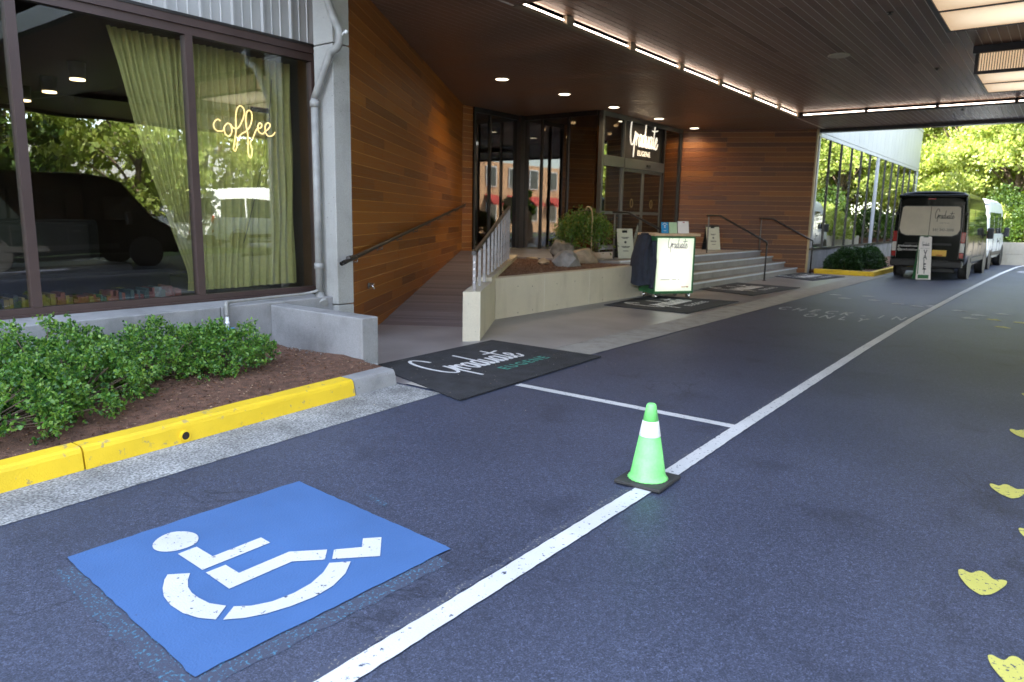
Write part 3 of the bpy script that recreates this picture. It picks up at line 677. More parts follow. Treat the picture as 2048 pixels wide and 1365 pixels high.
# ribbed siding panels
def siding_mesh(z0, z1):
    prof = [(0, .0), (.012, .032), (.036, .032), (.048, .0), (.14, 0), (.146, .010), (.158, .010), (.164, 0), (.26, 0), (.266, .010), (.278, .010), (.284, 0), (.388, 0)]
    mb = MB(); vs = []
    for y, x in prof: vs += [(x, y, z0), (x, y, z1)]
    mb.add(vs, [(2*i, 2*i+2, 2*i+3, 2*i+1) for i in range(len(prof)-1)]); return mb
sm = siding_mesh(3.72, 16).mesh('siding_panel'); sm.materials.append(SIDING)
for i in range(-12, 17):
    y = 6.15-.02-.39*(16-i)+.0
    o = bpy.data.objects.new('siding_panel', sm); COL.objects.link(o); o.parent = hotel; o.location = Vector((-7.865, y-.4+.0, 0))-hotel.location
P_(MB().box(-30, -30, 3.75, -7.90, 6.12, 16.0), 'upper_storeys', SIDING)
P_(MB().box(-7.86, -30, 3.8, -7.80, 1.0-.39*12, 16), 'siding_end', SIDING)
# cafe room behind the window
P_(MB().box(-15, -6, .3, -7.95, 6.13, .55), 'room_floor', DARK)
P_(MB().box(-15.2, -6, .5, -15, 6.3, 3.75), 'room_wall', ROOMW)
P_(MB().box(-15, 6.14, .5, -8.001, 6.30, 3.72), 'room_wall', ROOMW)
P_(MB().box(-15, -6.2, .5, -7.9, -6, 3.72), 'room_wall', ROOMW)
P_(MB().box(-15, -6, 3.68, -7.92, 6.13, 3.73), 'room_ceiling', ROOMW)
# cafe ceiling lamps (hanging spots)
for i, p in enumerate(((48, 201), (99, 184), (155, 159))):
    q = onz(p, 3.45); t = thing('ceiling_spot', ['lit ceiling spot in cafe nearest the left mullion', 'lit ceiling spot in cafe, middle of three', 'lit ceiling spot in cafe closest to the curtain'][i], 'ceiling lamp', (q.x, q.y, 3.43), 'lit spots on the cafe ceiling')
    part(MB().lathe([(.10, .03), (.12, .25)], 16), 'housing', DKMET, t, True); part(MB().lathe([(.02, 0), (.10, .005), (.10, .025)], 16), 'lens', E_SPOT, t, True)
# curtains: wavy cloth
def curtain(name, label, edgeL, edgeR, nz=40, ny=90, amp=.035, waves=16, x=-8.2):
    mb = MB(); vs = []
    for i in range(nz+1):
        z = 3.52-(3.52-.70)*i/nz; a, b = edgeL(z), edgeR(z)
        for j in range(ny+1):
            t = j/ny; f = 1-.35*i/nz
            vs.append((x+amp*f*math.sin(2*math.pi*waves*t+.7*math.sin(5*t)+.25*math.sin(i*.2))+.012*math.sin(37*t), a+(b-a)*t+.01*math.sin(i*.3+9*t), z))
    mb.add(vs, [(i*(ny+1)+j, i*(ny+1)+j+1, (i+1)*(ny+1)+j+1, (i+1)*(ny+1)+j) for i in range(nz) for j in range(ny)], True)
    return solo(mb, name, CURT, label, 'curtain', 'olive curtains in the cafe window')
def interp(tab):
    def f(z):
        for (z0, v0), (z1, v1) in zip(tab[:-1], tab[1:]):
            if z0 >= z >= z1: return v0+(v1-v0)*(z0-z)/(z0-z1)
        return tab[-1][1] if z < tab[-1][0] else tab[0][1]
    return f
cl = [(3.52, 3.72), (3.0, 3.84), (2.5, 3.97), (2.0, 4.10), (1.6, 4.22), (1.2, 4.36), (.95, 4.45), (.85, 4.46), (.70, 4.44)]
curtain('curtain', 'olive curtain swept to the right in the middle cafe pane', interp(cl), interp([(3.52, 4.55), (.7, 4.57)]), waves=11)
curtain('curtain', 'olive curtain hanging straight behind the neon coffee sign', interp([(3.52, 4.62), (.7, 4.58)]), interp([(3.52, 5.36), (2, 5.40), (.7, 5.28)]), waves=9, x=-8.2)
curtain('curtain', 'narrow olive curtain beside the right jamb of the cafe window', interp([(3.52, 5.30), (1.6, 5.26), (.7, 5.20)]), interp([(3.52, 6.04), (.7, 6.02)]), waves=8, x=-8.27)
# neon coffee
NE = [[(180, 185), (165, 175), (145, 190), (140, 215), (155, 240), (185, 246), (205, 236)],
 [(240, 205), (220, 200), (203, 225), (210, 262), (233, 275), (249, 245), (240, 205), (256, 226), (285, 227), (315, 172), (322, 122), (300, 95), (280, 112), (272, 160), (272, 250), (264, 312), (258, 350), (268, 363), (278, 340), (286, 290), (302, 265), (343, 238), (365, 190), (366, 140), (348, 122), (333, 147), (332, 200), (345, 285), (344, 350), (350, 392), (362, 402), (369, 362), (358, 315), (372, 290), (395, 236), (420, 226), (425, 206), (412, 198), (402, 220), (408, 248), (430, 262), (446, 248), (470, 226), (475, 206), (460, 197), (447, 215), (448, 252), (465, 275), (490, 271), (505, 252)]]
XN = -8.02
neon = thing('neon_sign', 'glowing warm neon sign reading coffee in the cafe window', 'neon sign', (XN, 5.16, 2.25))
for s in NE:
    part(MB().tube(catmull([onx((380+a/2.967, 180+b/2.967), XN) for a, b in s], 5), .0085, 8), 'neon_tube', E_NEON, neon)
c0 = onx((380+418/2.967, 180+118/2.967), XN-.02)
part(MB().box(XN-.05, c0.y-.12, c0.z-.03, XN-.02, c0.y+.12, c0.z+.03, bev=.006), 'transformer', DKMET, neon)
part(MB().tube(catmull([onx((380+a/2.967, 180+b/2.967), XN-.04) for a, b in ((484, -60), (478, 50), (472, 110), (470, 190), (452, 280), (420, 480), (350, 790), (318, 910))], 5), .005, 5), 'power_cord', DKMET, neon)
# low book shelf inside, and a bench
shelf = thing('book_shelf', 'low shelf of coloured books behind the cafe window', 'book shelf', (-8.45, 3.0, .55))
part(MB().box(-8.75, -2.0, .551, -8.30, 4.5, .575).box(-8.75, -2, .90, -8.30, 4.5, .93).box(-8.75, -2, .575, -8.72, 4.5, .90), 'carcass', DARK, shelf)
bc = [mat('book_%d' % i, c, .6, .1, 9) for i, c in enumerate([(.22, .15, .03), (.20, .05, .025), (.03, .06, .07), (.15, .025, .02), (.05, .11, .05), (.26, .20, .08), (.03, .03, .04)])]
y = .9
for k in range(95):
    w = rnd.uniform(.025, .05)
    if y+w > 4.46: break
    z1 = .576+rnd.uniform(.10, .19); part(MB().box(-8.62, y, .576, -8.36+rnd.uniform(-.02, .02), y+w-.002, z1), 'book', bc[int((y*2.3+rnd.random()*1.2)) % 7], shelf); y += w
sofa = thing('bench_seat', 'dark upholstered bench in the cafe behind the left panes', 'bench', (-9.6, 2.0, .55))
part(MB().box(-10.1, -1, .551, -9.2, 4.3, .98, bev=.05), 'seat', DARK, sofa); part(MB().box(-10.3, -1, .9, -10.06, 4.3, 1.5, bev=.06), 'backrest', DARK, sofa)
for k in range(4): part(MB().box(-10.07, -1+k*1.3+.03, .98, -9.95, .25+k*1.3, 1.46, bev=.04), 'back_cushion', DARK, sofa)

# downpipe, conduit with valve
dpip = thing('downpipe', 'grey painted downpipe with an offset bend on the concrete column', 'downpipe', (-7.42, 5.74, .5))
part(MB().tube([(-7.42, 5.74, .60), (-7.42, 5.74, 3.0)], .045, 14), 'pipe', PIPE, dpip)
ub = [(-7.42, 5.74, 3.0)]+[ony(p, 5.74) for p in ((655, 122), (662, 105), (676, 92), (678, 62), (668, 40), (652, -6), (640, -50))]
part(MB().tube(catmull(ub, 4), .045, 14), 'bend', PIPE, dpip)
for z in (.95, 2.9): part(MB().tube([(-7.42, 5.74, z), (-7.42, 5.74, z+.07)], .058, 14), 'coupling', PIPE, dpip)
part(MB().tube([(-7.42, 5.74, .62), (-7.34, 5.70, .56), (-7.27, 5.68, .52)], .06, 14), 'shoe', PIPE, dpip)
hk = ony((692, 64), 5.75); part(MB().tube(catmull([hk+Vector((-.10, 0, -.06)), hk+Vector((-.05, 0, -.01)), hk], 4), .01, 6).lathe([(.012, -.02), (.02, -.01), (.02, .01), (.012, .02)], 8, Matrix.Translation(hk)), 'hook', PVC, dpip)
cond = thing('water_pipe', 'thin grey pipe along the ledge with a white valve stub', 'pipe', (-7.3, 5.0, .3))
yv = onx((455, 640), -7.24).y
part(MB().tube(catmull([(-7.40, 5.70, .68), (-7.42, 5.62, .66), (-7.45, 5.5, .645), (-7.40, 5.0, .645), (-7.33, yv+.15, .645), (-7.29, yv+.02, .64)], 4), .018, 10), 'pipe', PIPE, cond)
part(MB().tube(catmull([(-7.29, yv+.05, .642), (-7.25, yv, .635), (-7.245, yv, .58), (-7.245, yv, .50)], 4), .023, 10), 'elbow', PIPE, cond)
part(MB().tube([(-7.245, yv, .50), (-7.245, yv, .2)], .019, 10).tube([(-7.245, yv, .34), (-7.245, yv, .30)], .027, 10).tube([(-7.245, yv, .44), (-7.245, yv, .41)], .025, 10), 'valve_body', PVC, cond)
part(MB().box(-7.23, yv-.005, .355, -7.20, yv+.06, .372, bev=.003), 'valve_handle', BLUEC, cond)

# ================================================================== WOOD WALLS
RA = rad(33.5); RD = Vector((-math.sin(RA), math.cos(RA), 0)); RN = Vector((RD.y, -RD.x, 0))
RG = onz((757, 650.6), 0); RG.z = 0
def board_wall(name, label, A, D, Nn, length, z0, z1, m, course=.153, thick=.004):
    w = thing(name, label, 'wood wall', A)
    q = MB(); B = A+D*length
    q.quad(A+Vector((0, 0, z0)), B+Vector((0, 0, z0)), B+Vector((0, 0, z1)), A+Vector((0, 0, z1)))
    q.box(0, 0, z0, length, .16, z1, frame(A-Nn*.004, D, -Nn) if D.cross(-Nn).z > 0 else frame(A-Nn*.004, D, Nn) @ Matrix.Translation((0, -.16, 0)))
    part(q, 'backing', SEAMW, w)
    z = z0; k = 0
    while z < z1-.02:
        h = min(course, z1-z); s = -rnd.uniform(0, 1.4)
        while s < length-.01:
            L = rnd.uniform(1.0, 2.9); a, b = max(s, 0), min(s+L, length)
            if length-b < .25: b = length
            if b-a > .05:
                piece('wood_board', m, w, A+D*((a+b)/2)+Nn*(thick/2+.001+rnd.uniform(0, .003))+Vector((0, 0, z+h/2)), (b-a-.003, thick, h-.0095), D)
            s = b if b == length else s+L
        z += h
    return w
t0 = -1.49; Lr = 10.55
A0 = RG+RD*t0
board_wall('wood_wall', 'orange cedar board wall rising beside the ramp', A0, RD, RN, Lr, -.02, ZC, WOODW)
E1 = A0+RD*Lr
# return strip at its end, then the right wall beyond the doors
board_wall('wood_wall', 'narrow cedar board return between ramp wall and lobby glass', Vector((E1.x, E1.y+.002, 0)), Vector((0, 1, 0)), Vector((1, 0, 0)), .42, .0, ZC, WOODW)
XD = -10.40; YD0, YD1 = 17.5, 22.62
W0 = Vector((XD, YD1+.05, 0)); W1 = Vector((-6.62, 24.36, 0)); WD = (W1-W0).normalized(); WN = Vector((WD.y, -WD.x, 0))
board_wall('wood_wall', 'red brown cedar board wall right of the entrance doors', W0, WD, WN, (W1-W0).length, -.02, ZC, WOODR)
solo(MB().box(-6.66, 24.34, 0, -6.60, 24.44, ZC), 'corner_trim', mat('pale_trim', (.50, .38, .22), .5, .1, 4), 'pale vertical trim on the far end of the red wood wall', 'trim')

# ================================================================== CANOPY
can = thing('canopy', 'broad entrance canopy with a dark wood board soffit', 'canopy', (-3, 15, ZC))
CX0, CX1, CY0, CY1 = -6.43, 5.2, 8.4, 21.4      # coffer
ZK = ZC+.13
EX1, EY0, EY1 = 9.2, 5.0, 24.7
roof = MB().box(-20, 5.0+1.1, ZK+.06, EX1, EY1, ZK+.5).box(-7.2, 4.9, ZK+.06, EX1, 6.1, ZK+.5)
part(roof, 'roof', SIDING, can)
bk = MB()
for x0, y0, x1, y1 in ((-19, 6.12, CX0, EY1-.3), (CX0, CY1, EX1, EY1-.3), (CX0, EY0, EX1, CY0), (CX1, CY0, EX1, CY1)): bk.box(x0, y0, ZC+.0052, x1, y1, ZK+.05)
bk.box(CX0+.001, CY0+.001, ZK+.0052, CX1-.001, CY1-.001, ZK+.055)
part(bk, 'soffit_backing', SEAM, can)
part(MB().box(-6.58, EY1-.28, ZC-.09, EX1, EY1+.05, ZK+.5), 'fascia', DKMET, can)
part(MB().box(EX1-.05, EY0, ZC-.09, EX1+.1, EY1-.281, ZK+.5), 'fascia', DKMET, can)
part(MB().box(-7.2, EY0-.1, ZC-.09, EX1-.051, EY0+.05, ZK+.5), 'fascia', DKMET, can)
BWD = .134
cnt = 0; rest = MB()
def soffit(x0, x1, y0, y1, z, lens=(2.2, 4.2), prefer=True):
    """boards along Y; those that show largest become objects, the remainder one joined part"""
    global cnt
    n = int(round((x1-x0)/BWD)); w = (x1-x0)/n
    for i in range(n):
        xa = x0+i*w; y = y0-rnd.uniform(0, 3)
        while y < y1-.01:
            L = rnd.uniform(*lens); a, b = max(y, y0), min(y+L, y1)
            if y1-b < .3: b = y1
            vis = prefer and xa < -.03*b+.2 and cnt < 298
            if b-a > .05:
                if vis:
                    piece('soffit_board', WOODC, can, (xa+w/2, (a+b)/2, z+.0032+rnd.uniform(0, .0004)), (b-a-.004, w-.013, .0028), (0, 1, 0)); cnt += 1
                else: rest.box(xa+.0065, a+.002, z+.0018, xa+w-.0065, b-.002, z+.0048)
            y = b if b == y1 else y+L
soffit(CX0+.06, CX1, CY0, CY1, ZK, (3.0, 4.8))
soffit(CX0+.02, EX1-.06, CY1+.06, EY1-.29, ZC, (3.5, 3.6))
soffit(-13.6, CX0-.05, 6.2, EY1-.35, ZC, (2.5, 4.5), prefer=cnt < 290)
soffit(CX0, EX1-.06, EY0+.06, CY0-.06, ZC, (3, 4), prefer=False)
soffit(CX1+.06, EX1-.06, CY0, CY1, ZC, (3, 4), prefer=False)
part(rest, 'soffit_board', WOODC, can, kind='stuff')
# cove edge: upstand, lip rail, light tubes, brackets
cv = MB(); cv.box(CX0-.05, CY0, ZC-.0, CX0, CY1, ZK+.02); cv.box(CX0, CY1, ZC, CX1, CY1+.05, ZK+.02); cv.box(CX0, CY0-.05, ZC, CX1, CY0, ZK+.02); cv.box(CX1, CY0, ZC, CX1+.05, CY1, ZK+.02)
part(cv, 'cove_upstand', WOODC, can)
LIP = mat('tan_metal', (.30, .24, .17), .45, .1, 4, metal=.3)
part(MB().box(CX0-.05, CY0, ZC-.012, CX0+.055, CY1+.05, ZC-.001).box(CX0+.05, CY0+.06, ZC-.001, CX0+.055, CY1-.06, ZC+.010), 'cove_lip', LIP, can)
part(MB().box(CX0+.056, CY1-.055, ZC-.012, CX1, CY1+.05, ZC-.001).box(CX0+.056, CY1-.055, ZC-.001, CX1, CY1-.05, ZC+.008), 'cove_lip', DKMET, can)  # far lip: its shade put in as dark metal, the side lip is tan
y = CY0+.15; k = 0
while y < CY1-.4:
    L = 1.75 if k else 1.0; y2 = min(y+L, CY1-.15)
    part(MB().tube([(CX0+.03, y, ZC+.055), (CX0+.03, y2, ZC+.055)], .012, 8), 'light_tube', E_TUBE, can)
    part(MB().box(CX0+.002, y2+.03, ZC+.0, CX0+.075, y2+.22, ZK-.005), 'bracket', LIP, can)
    y = y2+.25; k += 1
x = CX0+.2
while x < CX1-.4:
    x2 = min(x+1.55, CX1-.1)
    part(MB().tube([(x, CY1-.03, ZC+.055), (x2, CY1-.03, ZC+.055)], .012, 8), 'light_tube', E_TUBE, can)
    part(MB().box(x2+.02, CY1-.07, ZC-.005, x2+.07, CY1-.002, ZK-.005), 'bracket', DKMET, can)
    x = x2+.09
# downlights
DOWN_W = 20.0
names = ['recessed downlight nearest the ramp wall', 'second recessed downlight from the ramp wall', 'middle recessed downlight before the doors', 'recessed downlight above the doorway sign', 'recessed downlight beside the red wood wall']
for i, p in enumerate(((1004, 159), (1129, 189), (1228, 215), (1318, 238), (1389, 257))):
    q = onz(p, ZC-.01); t = thing('downlight', 'lit '+names[i], 'downlight', (q.x, q.y, ZC-.012), 'recessed downlights in the soffit')
    part(MB().lathe([(.14, 0), (.165, .0), (.165, .012)], 24).lathe([(.11, .006), (.14, 0)], 24), 'trim_ring', CONCL, t, True); part(MB().disc((0, 0, -.003), (0, 0, -1), .135, 24), 'lens', E_DOWN, t, True)
    ld = bpy.data.lights.new('downlight_lamp', 'SPOT'); ld.energy = DOWN_W; ld.color = (1, .74, .46); ld.spot_size = rad(165); ld.spot_blend = 1; ld.shadow_soft_size = .12
    lo = bpy.data.objects.new('downlight_lamp', ld); COL.objects.link(lo); lo.parent = t; lo.location = (0, 0, -.03)
q = onz((1678, 110), ZK); solo(MB().lathe([(.17, q.z-.03), (.19, q.z-.022), (.19, q.z-.002)], 32, Matrix.Translation((q.x, q.y, 0))), 'ceiling_speaker', CONCL, 'round pale ceiling speaker flush in the board soffit', 'speaker')
for i, (p, z) in enumerate((((1780, 25), ZK), ((1874, 137), ZK), ((1925, 219), ZC))):
    q = onz(p, z); solo(MB().lathe([(.018, -.035), (.04, -.03), (.012, -.02), (.015, -.008), (.05, -.006), (.05, -.001)], 14, Matrix.Translation((q.x, q.y, z))), 'sprinkler_head', DKMET, ['small dark sprinkler head near the top frame edge', 'small dark sprinkler head left of the far lantern', 'small dark sprinkler head in the far soffit strip'][i], 'sprinkler', 'sprinkler heads in the soffit')
# box lanterns
def lantern(y0, y1, label):
    x0, x1, zb, zt = -1.62, .75, ZC-.33, ZK-.002
    t = thing('box_lantern', label, 'ceiling lantern', ((x0+x1)/2, (y0+y1)/2, zb), 'wood framed box lanterns under the canopy')
    ym = (y0+y1)/2
    fr = MB()
    for a, b in ((x0, x0+.05), (x1-.05, x1)): fr.box(a, y0, zb, b, y1, zb+.05)
    for yy_ in (y0, ym-.02, y1-.04): fr.box(x0+.051, yy_, zb, x1-.051, yy_+.04, zb+.05)
    for a in (x0, x1-.05):
        for b in (y0, y1-.05): fr.box(a, b, zb+.051, a+.05, b+.05, zt-.12)
    fr.box(x0-.04, y0-.04, zt-.12, x1+.04, y1+.04, zt)
    part(fr, 'frame', DKMET, t)
    part(MB().box(x0+.053, y0+.042, zb+.012, x1-.053, ym-.022, zb+.02), 'light_panel', E_LAMP, t); part(MB().box(x0+.053, ym+.022, zb+.012, x1-.053, y1-.042, zb+.02), 'light_panel', E_LAMP, t)
    part(MB().box(x0+.052, y0+.02, zb+.052, x1-.052, y0+.026, zt-.122), 'side_panel', E_LAMP, t)
    part(MB().box(x0+.02, y0+.052, zb+.052, x0+.026, y1-.052, zt-.122), 'side_panel', E_LAMP, t)
    gr = MB(); n = 60
    for i in range(n): xx = x0+.06+(x1-x0-.12)*i/(n-1); gr.box(xx-.005, y0+.002, zb+.051, xx+.005, y0+.012, zt-.121)
    part(gr, 'grille', DKMET, t, kind='stuff')
lantern(9.35, 11.62, 'warm lit box lantern at the top right corner of the photo'); lantern(15.0, 17.25, 'warm lit box lantern farther along under the canopy')

# ================================================================== LOBBY GLASS AND DOORS
XL = E1.x; YB = 17.45
lob = thing('lobby_glazing', 'dark framed corner glazing left of the entrance doors', 'glazing', (XL, YB, 0))
# plinths
part(MB().box(XL-.12, E1.y+.43, 0, XL+.06, YB-.0, ZR+.02).box(XL+.061, YB-.06, 0, XD-.06, YB+.12, ZR+.02), 'plinth', CONCT, lob)
fr = [(XL-.06, E1.y+.42, XL+.04, E1.y+.50)]
for a, b, c, d in ((XL-.06, E1.y+.43, XL+.05, E1.y+.5), (XL-.15, YB-.22, XL+.14, YB+.10)): part(MB().box(a, b, ZR+.021, c, d, ZC-.001), 'corner_post', DKMET, lob)
def yo(p): return onx(p, XL).y
ymul = yo((978, 350)); part(MB().box(XL-.05, ymul-.03, ZR+.021, XL+.05, ymul+.03, ZC-.131), 'mullion', DKMET, lob)
for px in (1083, 1135):
    xm = ony((px, 350), YB).x; part(MB().box(xm-.03, YB-.05, ZR+.021, xm+.03, YB+.05, ZC-.131), 'mullion', DKMET, lob)
part(MB().box(XL-.05, E1.y+.5, ZC-.13, XL+.05, YB-.22, ZC-.002).box(XL+.14, YB-.05, ZC-.13, XD-.08, YB+.05, ZC-.002), 'head_rail', DKMET, lob)
for a, b in ((E1.y+.5, ymul-.03), (ymul+.03, YB-.22)): part(MB().box(XL-.006, a, ZR+.021, XL+.006, b, ZC-.13), 'glass_pane', G_LOB, lob)
xm1, xm2 = ony((1083, 350), YB).x, ony((1135, 350), YB).x
for a, b in ((XL+.14, xm1-.03), (xm1+.03, xm2-.03), (xm2+.03, XD-.10)): part(MB().box(a, YB-.006, ZR+.021, b, YB+.006, ZC-.13), 'glass_pane', G_LOB, lob)
# door front
dr = thing('entrance_doors', 'aluminium framed sliding glass entrance doors with transom', 'doors', (XD, 20, ZR))
Y1, Y2, Y3 = 18.72, 21.30, YD1-.04
for y0, w, m in ((YD0, .10, ALU), (Y1, .05, ALU), (Y2, .06, DKMET), (Y3-.06, .08, DKMET)):
    part(MB().box(XD-.06, y0, ZR+.001, XD+.06, y0+w, ZC-.12), 'post', m, dr)
part(MB().box(XD-.06, YD0, ZC-.119, XD+.06, Y3+.02, ZC-.001), 'head_rail', ALU, dr)
part(MB().box(XD-.05, YD0+.101, 3.06, XD+.08, Y1-.001, 3.34, bev=.004), 'transom_box', ALU, dr); part(MB().box(XD-.05, Y1+.051, 3.06, XD+.08, Y2-.001, 3.34, bev=.004), 'transom_box', ALU, dr)
part(MB().box(XD+.081, 20.1, 3.16, XD+.12, 20.32, 3.23, bev=.008), 'door_sensor', BLKPLAS, dr)
for a, b, z0, z1, m in ((YD0+.10, Y1, 3.34, ZC-.12, G_LOB), (YD0+.10, Y1, 1.83, 3.06, G_LOB), (YD0+.10, Y1, ZR+.06, 1.75, G_LOB), (Y2+.06, Y3-.06, ZR+.03, ZC-.12, G_LOB)):
    part(MB().box(XD-.006, a+.002, z0, XD+.006, b-.002, z1), 'glass_pane', m, dr)
part(MB().box(XD-.03, YD0+.101, 1.75, XD+.05, Y1-.001, 1.83), 'mid_rail', ALU, dr)
part(MB().box(XD-.04, Y1+.051, 3.341, XD-.02, Y2-.001, ZC-.12), 'sign_panel', DARK, dr)
ym = (Y1+.05+Y2)/2
for a, b in ((Y1+.052, ym-.004), (ym+.004, Y2-.002)):
    d = part(MB().box(XD-.01, a+.065, 1.832, XD, b-.065, 2.975), 'door', G_LOB, dr)
    def ds(mb, name, m):
        L = dr.location; mb.v = [(x-L.x, y-L.y, z-L.z) for x, y, z in mb.v]; o = mb.build(name, m); o.parent = d
    ds(MB().box(XD-.025, a, ZR+.01, XD+.02, a+.065, 3.055).box(XD-.025, b-.065, ZR+.01, XD+.02, b, 3.055).box(XD-.025, a+.066, 2.975, XD+.02, b-.066, 3.055).box(XD-.025, a+.066, 1.75, XD+.02, b-.066, 1.83).box(XD-.025, a+.066, ZR+.01, XD+.02, b-.066, ZR+.1), 'door_frame', mat('bronze_frame', (.13, .12, .10), .4, .1, 4, metal=.5) if 'bronze_frame' not in MATS else MATS['bronze_frame'])
    ds(MB().box(XD-.01, a+.066, ZR+.101, XD, b-.066, 1.749), 'lower_pane', G_LOB)
    yc = (a+b)/2+(.0)
    ds(MB().tube([(XD+.006, yc+.075*math.cos(2*math.pi*i/20), 2.08+.12*math.sin(2*math.pi*i/20)) for i in range(20)], .012, 6, closed=True), 'ring_decal', mat('gold_decal', (.22, .14, .04), .4, .1, 5) if 'gold_decal' not in MATS else MATS['gold_decal'])
# sign Graduate EUGENE over the doors
sg = thing('entrance_sign', 'white script sign reading Graduate EUGENE above the doors', 'sign', (XD, 19.6, 3.5))
q0 = onx((1262, 300), XD+.06); q1 = onx((1318, 300), XD+.06)
hs = (q1.y-q0.y)/5.05
zb = onx((1290, 298), XD+.06).z
o = part(script_word(MB(), frame((XD+.03, q0.y-.05, zb+.02), (0, 1, 0), (0, 0, 1)), tube=.019, h=hs), 'script_letters', E_SIGN, sg)
o.scale = (1, 1, 1)
tm = MB(); text(tm, 'EUGENE', .20, frame((XD+.035, 19.98, 3.47), (0, 1, 0), (0, 0, 1)), .022, 'CENTER', 1.0, 1.15)
part(tm, 'block_letters', E_SIGN, sg)
# lobby interior
inn = thing('lobby_interior', 'dark hotel lobby behind the entrance glass', 'lobby', (-15, 19, ZR))
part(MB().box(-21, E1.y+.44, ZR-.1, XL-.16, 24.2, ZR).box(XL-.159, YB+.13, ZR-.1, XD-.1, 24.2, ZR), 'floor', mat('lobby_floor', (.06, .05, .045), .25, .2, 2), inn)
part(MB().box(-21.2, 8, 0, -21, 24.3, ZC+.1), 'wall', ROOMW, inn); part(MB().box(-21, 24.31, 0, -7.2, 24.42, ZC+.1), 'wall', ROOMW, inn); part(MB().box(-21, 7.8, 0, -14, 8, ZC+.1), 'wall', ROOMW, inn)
for x, y_, w in ((-14.6, 21, .5), (-12.6, 20.2, .35), (-16, 19, .6)): part(MB().box(x, y_, ZR, x+w, y_+.4, ZC), 'timber_column', WOODR, inn)
part(MB().box(-13.8, 20.6, ZR, -11.4, 21.4, ZR+1.05, bev=.02), 'reception_desk', WOODR, inn)
sp = MB()
for x, y_ in ((-15, 17.5), (-16.4, 20), (-14.2, 20.2), (-12.4, 19.2), (-11.6, 20.4), (-12.9, 22.3), (-17.5, 18.2), (-11.5, 22.2), (-14.8, 22.6)): sp.lathe([(.05, ZC-.06), (.07, ZC-.05), (.07, ZC)], 12, Matrix.Translation((x, y_, 0)))
part(sp, 'ceiling_spots', E_SPOT, inn)

# ================================================================== RAMP, PLANTER, STEPS
ramp_t = bpy.data.objects.new('ramp', None); COL.objects.link(ramp_t); ramp_t.location = RG; tag(ramp_t, 'dark plank ramp climbing between wood wall and planter', kind='structure')
SL = .079; n = 62; pw = .142
for i in range(n):
    s = .02+i*pw
    if SL*s > ZR: break
    c = RG+RD*(s+pw/2)+RN*.73+Vector((0, 0, SL*(s+pw/2)-.012+rnd.uniform(-.0015, .0015)))
    piece('plank', DECK, ramp_t, c, (1.44, pw-.006, .03), RN, tilt=Matrix.Rotation(math.atan(SL), 3, RN))
struct('entrance_landing', MB().prism([(-7.87, 14.25), (-7.87, 23.6), (-10.3, 22.5), (XD+.07, YD0), (-10.35, 17.39), (XL+.07, 17.39), (XL+.07, E1.y+.45), (E1.x+1.25, E1.y-.2), (-10.6, 13.8)], 0, ZR), APRON, 'raised grey landing before the entrance doors')
# planter
pl = thing('planter_wall', 'pale concrete planter wall beside the ramp', 'planter', (-7.2, 10, 0))
PA, PB, PC = Vector((-6.18, 7.06, 0)), Vector((-6.04, 7.25, 0)), Vector((-7.15, 8.95, 0))
PZ = .66
def ramp_pt(s): p = PA+RD*s; return p
inner = PC+Vector((-.2, .12, 0))
wing = [PA, PB, PC, Vector((-7.37, 9.02, 0)), PA+RD*2.55+RN*.22, ]
# ramp side kerb
K0, K1 = PA+RD*.0, PA+RD*8.0
kerb_poly = [PA+RD*.01, PB, PC-RD*.01, PC-RN*.02, PA+RD*2.25+RN*.24, PA+RD*8.0+RN*.24, PA+RD*8.0]
part(MB().prism([(p.x, p.y) for p in (PA, PB, PC-RD*.008, PC-RD*.008-RN*.22)], 0, PZ), 'wall_panel', CONCL, pl)
part(MB().prism([(p.x, p.y) for p in (PA+RD*1.6-RN*.0, PA+RD*1.6+RN*.22, PA+RD*8.2+RN*.22, PA+RD*8.2)], 0, PZ+.06), 'ramp_kerb', CONCL, pl)
j1, j2 = onx((1089, 580), -7.15).y, onx((1179, 575), -7.15).y
for a, b in ((8.96, j1-.011), (j1+.011, j2-.011), (j2+.011, 14.24)):
    part(MB().box(-7.36, a, 0, -7.15, b, PZ), 'wall_panel', CONCL, pl)
part(MB().box(-7.355, 8.97, 0, -7.153, 14.24, PZ-.003), 'joint_fill', mat('pale_joint', (.62, .58, .50), .8, .1, 5), pl)
th = MB()
for p in ((1036, 573), (1065, 573), (1036, 626), (1065, 620), (1114, 568), (1150, 563), (1114, 610), (1205, 556), (1240, 552), (1205, 600), (1236, 593)):
    q = onx(p, -7.149); th.disc(q, (1, 0, 0), .011, 10)
part(th, 'tie_holes', mat('tie_hole', (.12, .11, .10), .9, .1, 5), pl)
soilp = [(-7.36, 9.05), (-7.36, 14.25), (-10.6, 13.85), ((PA+RD*7.9+RN*.2).x, (PA+RD*7.9+RN*.2).y), ((PA+RD*2.3+RN*.2).x, (PA+RD*2.3+RN*.2).y)]
struct('planter_soil', MB().prism(soilp, .3, .645), SOIL, 'bark covered soil inside the raised planter')
def fxp():
    while True:
        y = rnd.uniform(9.1, 14.1); x = rnd.uniform(-10.4, -7.38)
        k = (x-PA.x)*RN.x+(y-PA.y)*RN.y
        if k > .26 and (y < 13.8): return (x, y, .655)
chips('planter_mulch', 'reddish bark chips on the planter soil', 3000, fxp, .035)
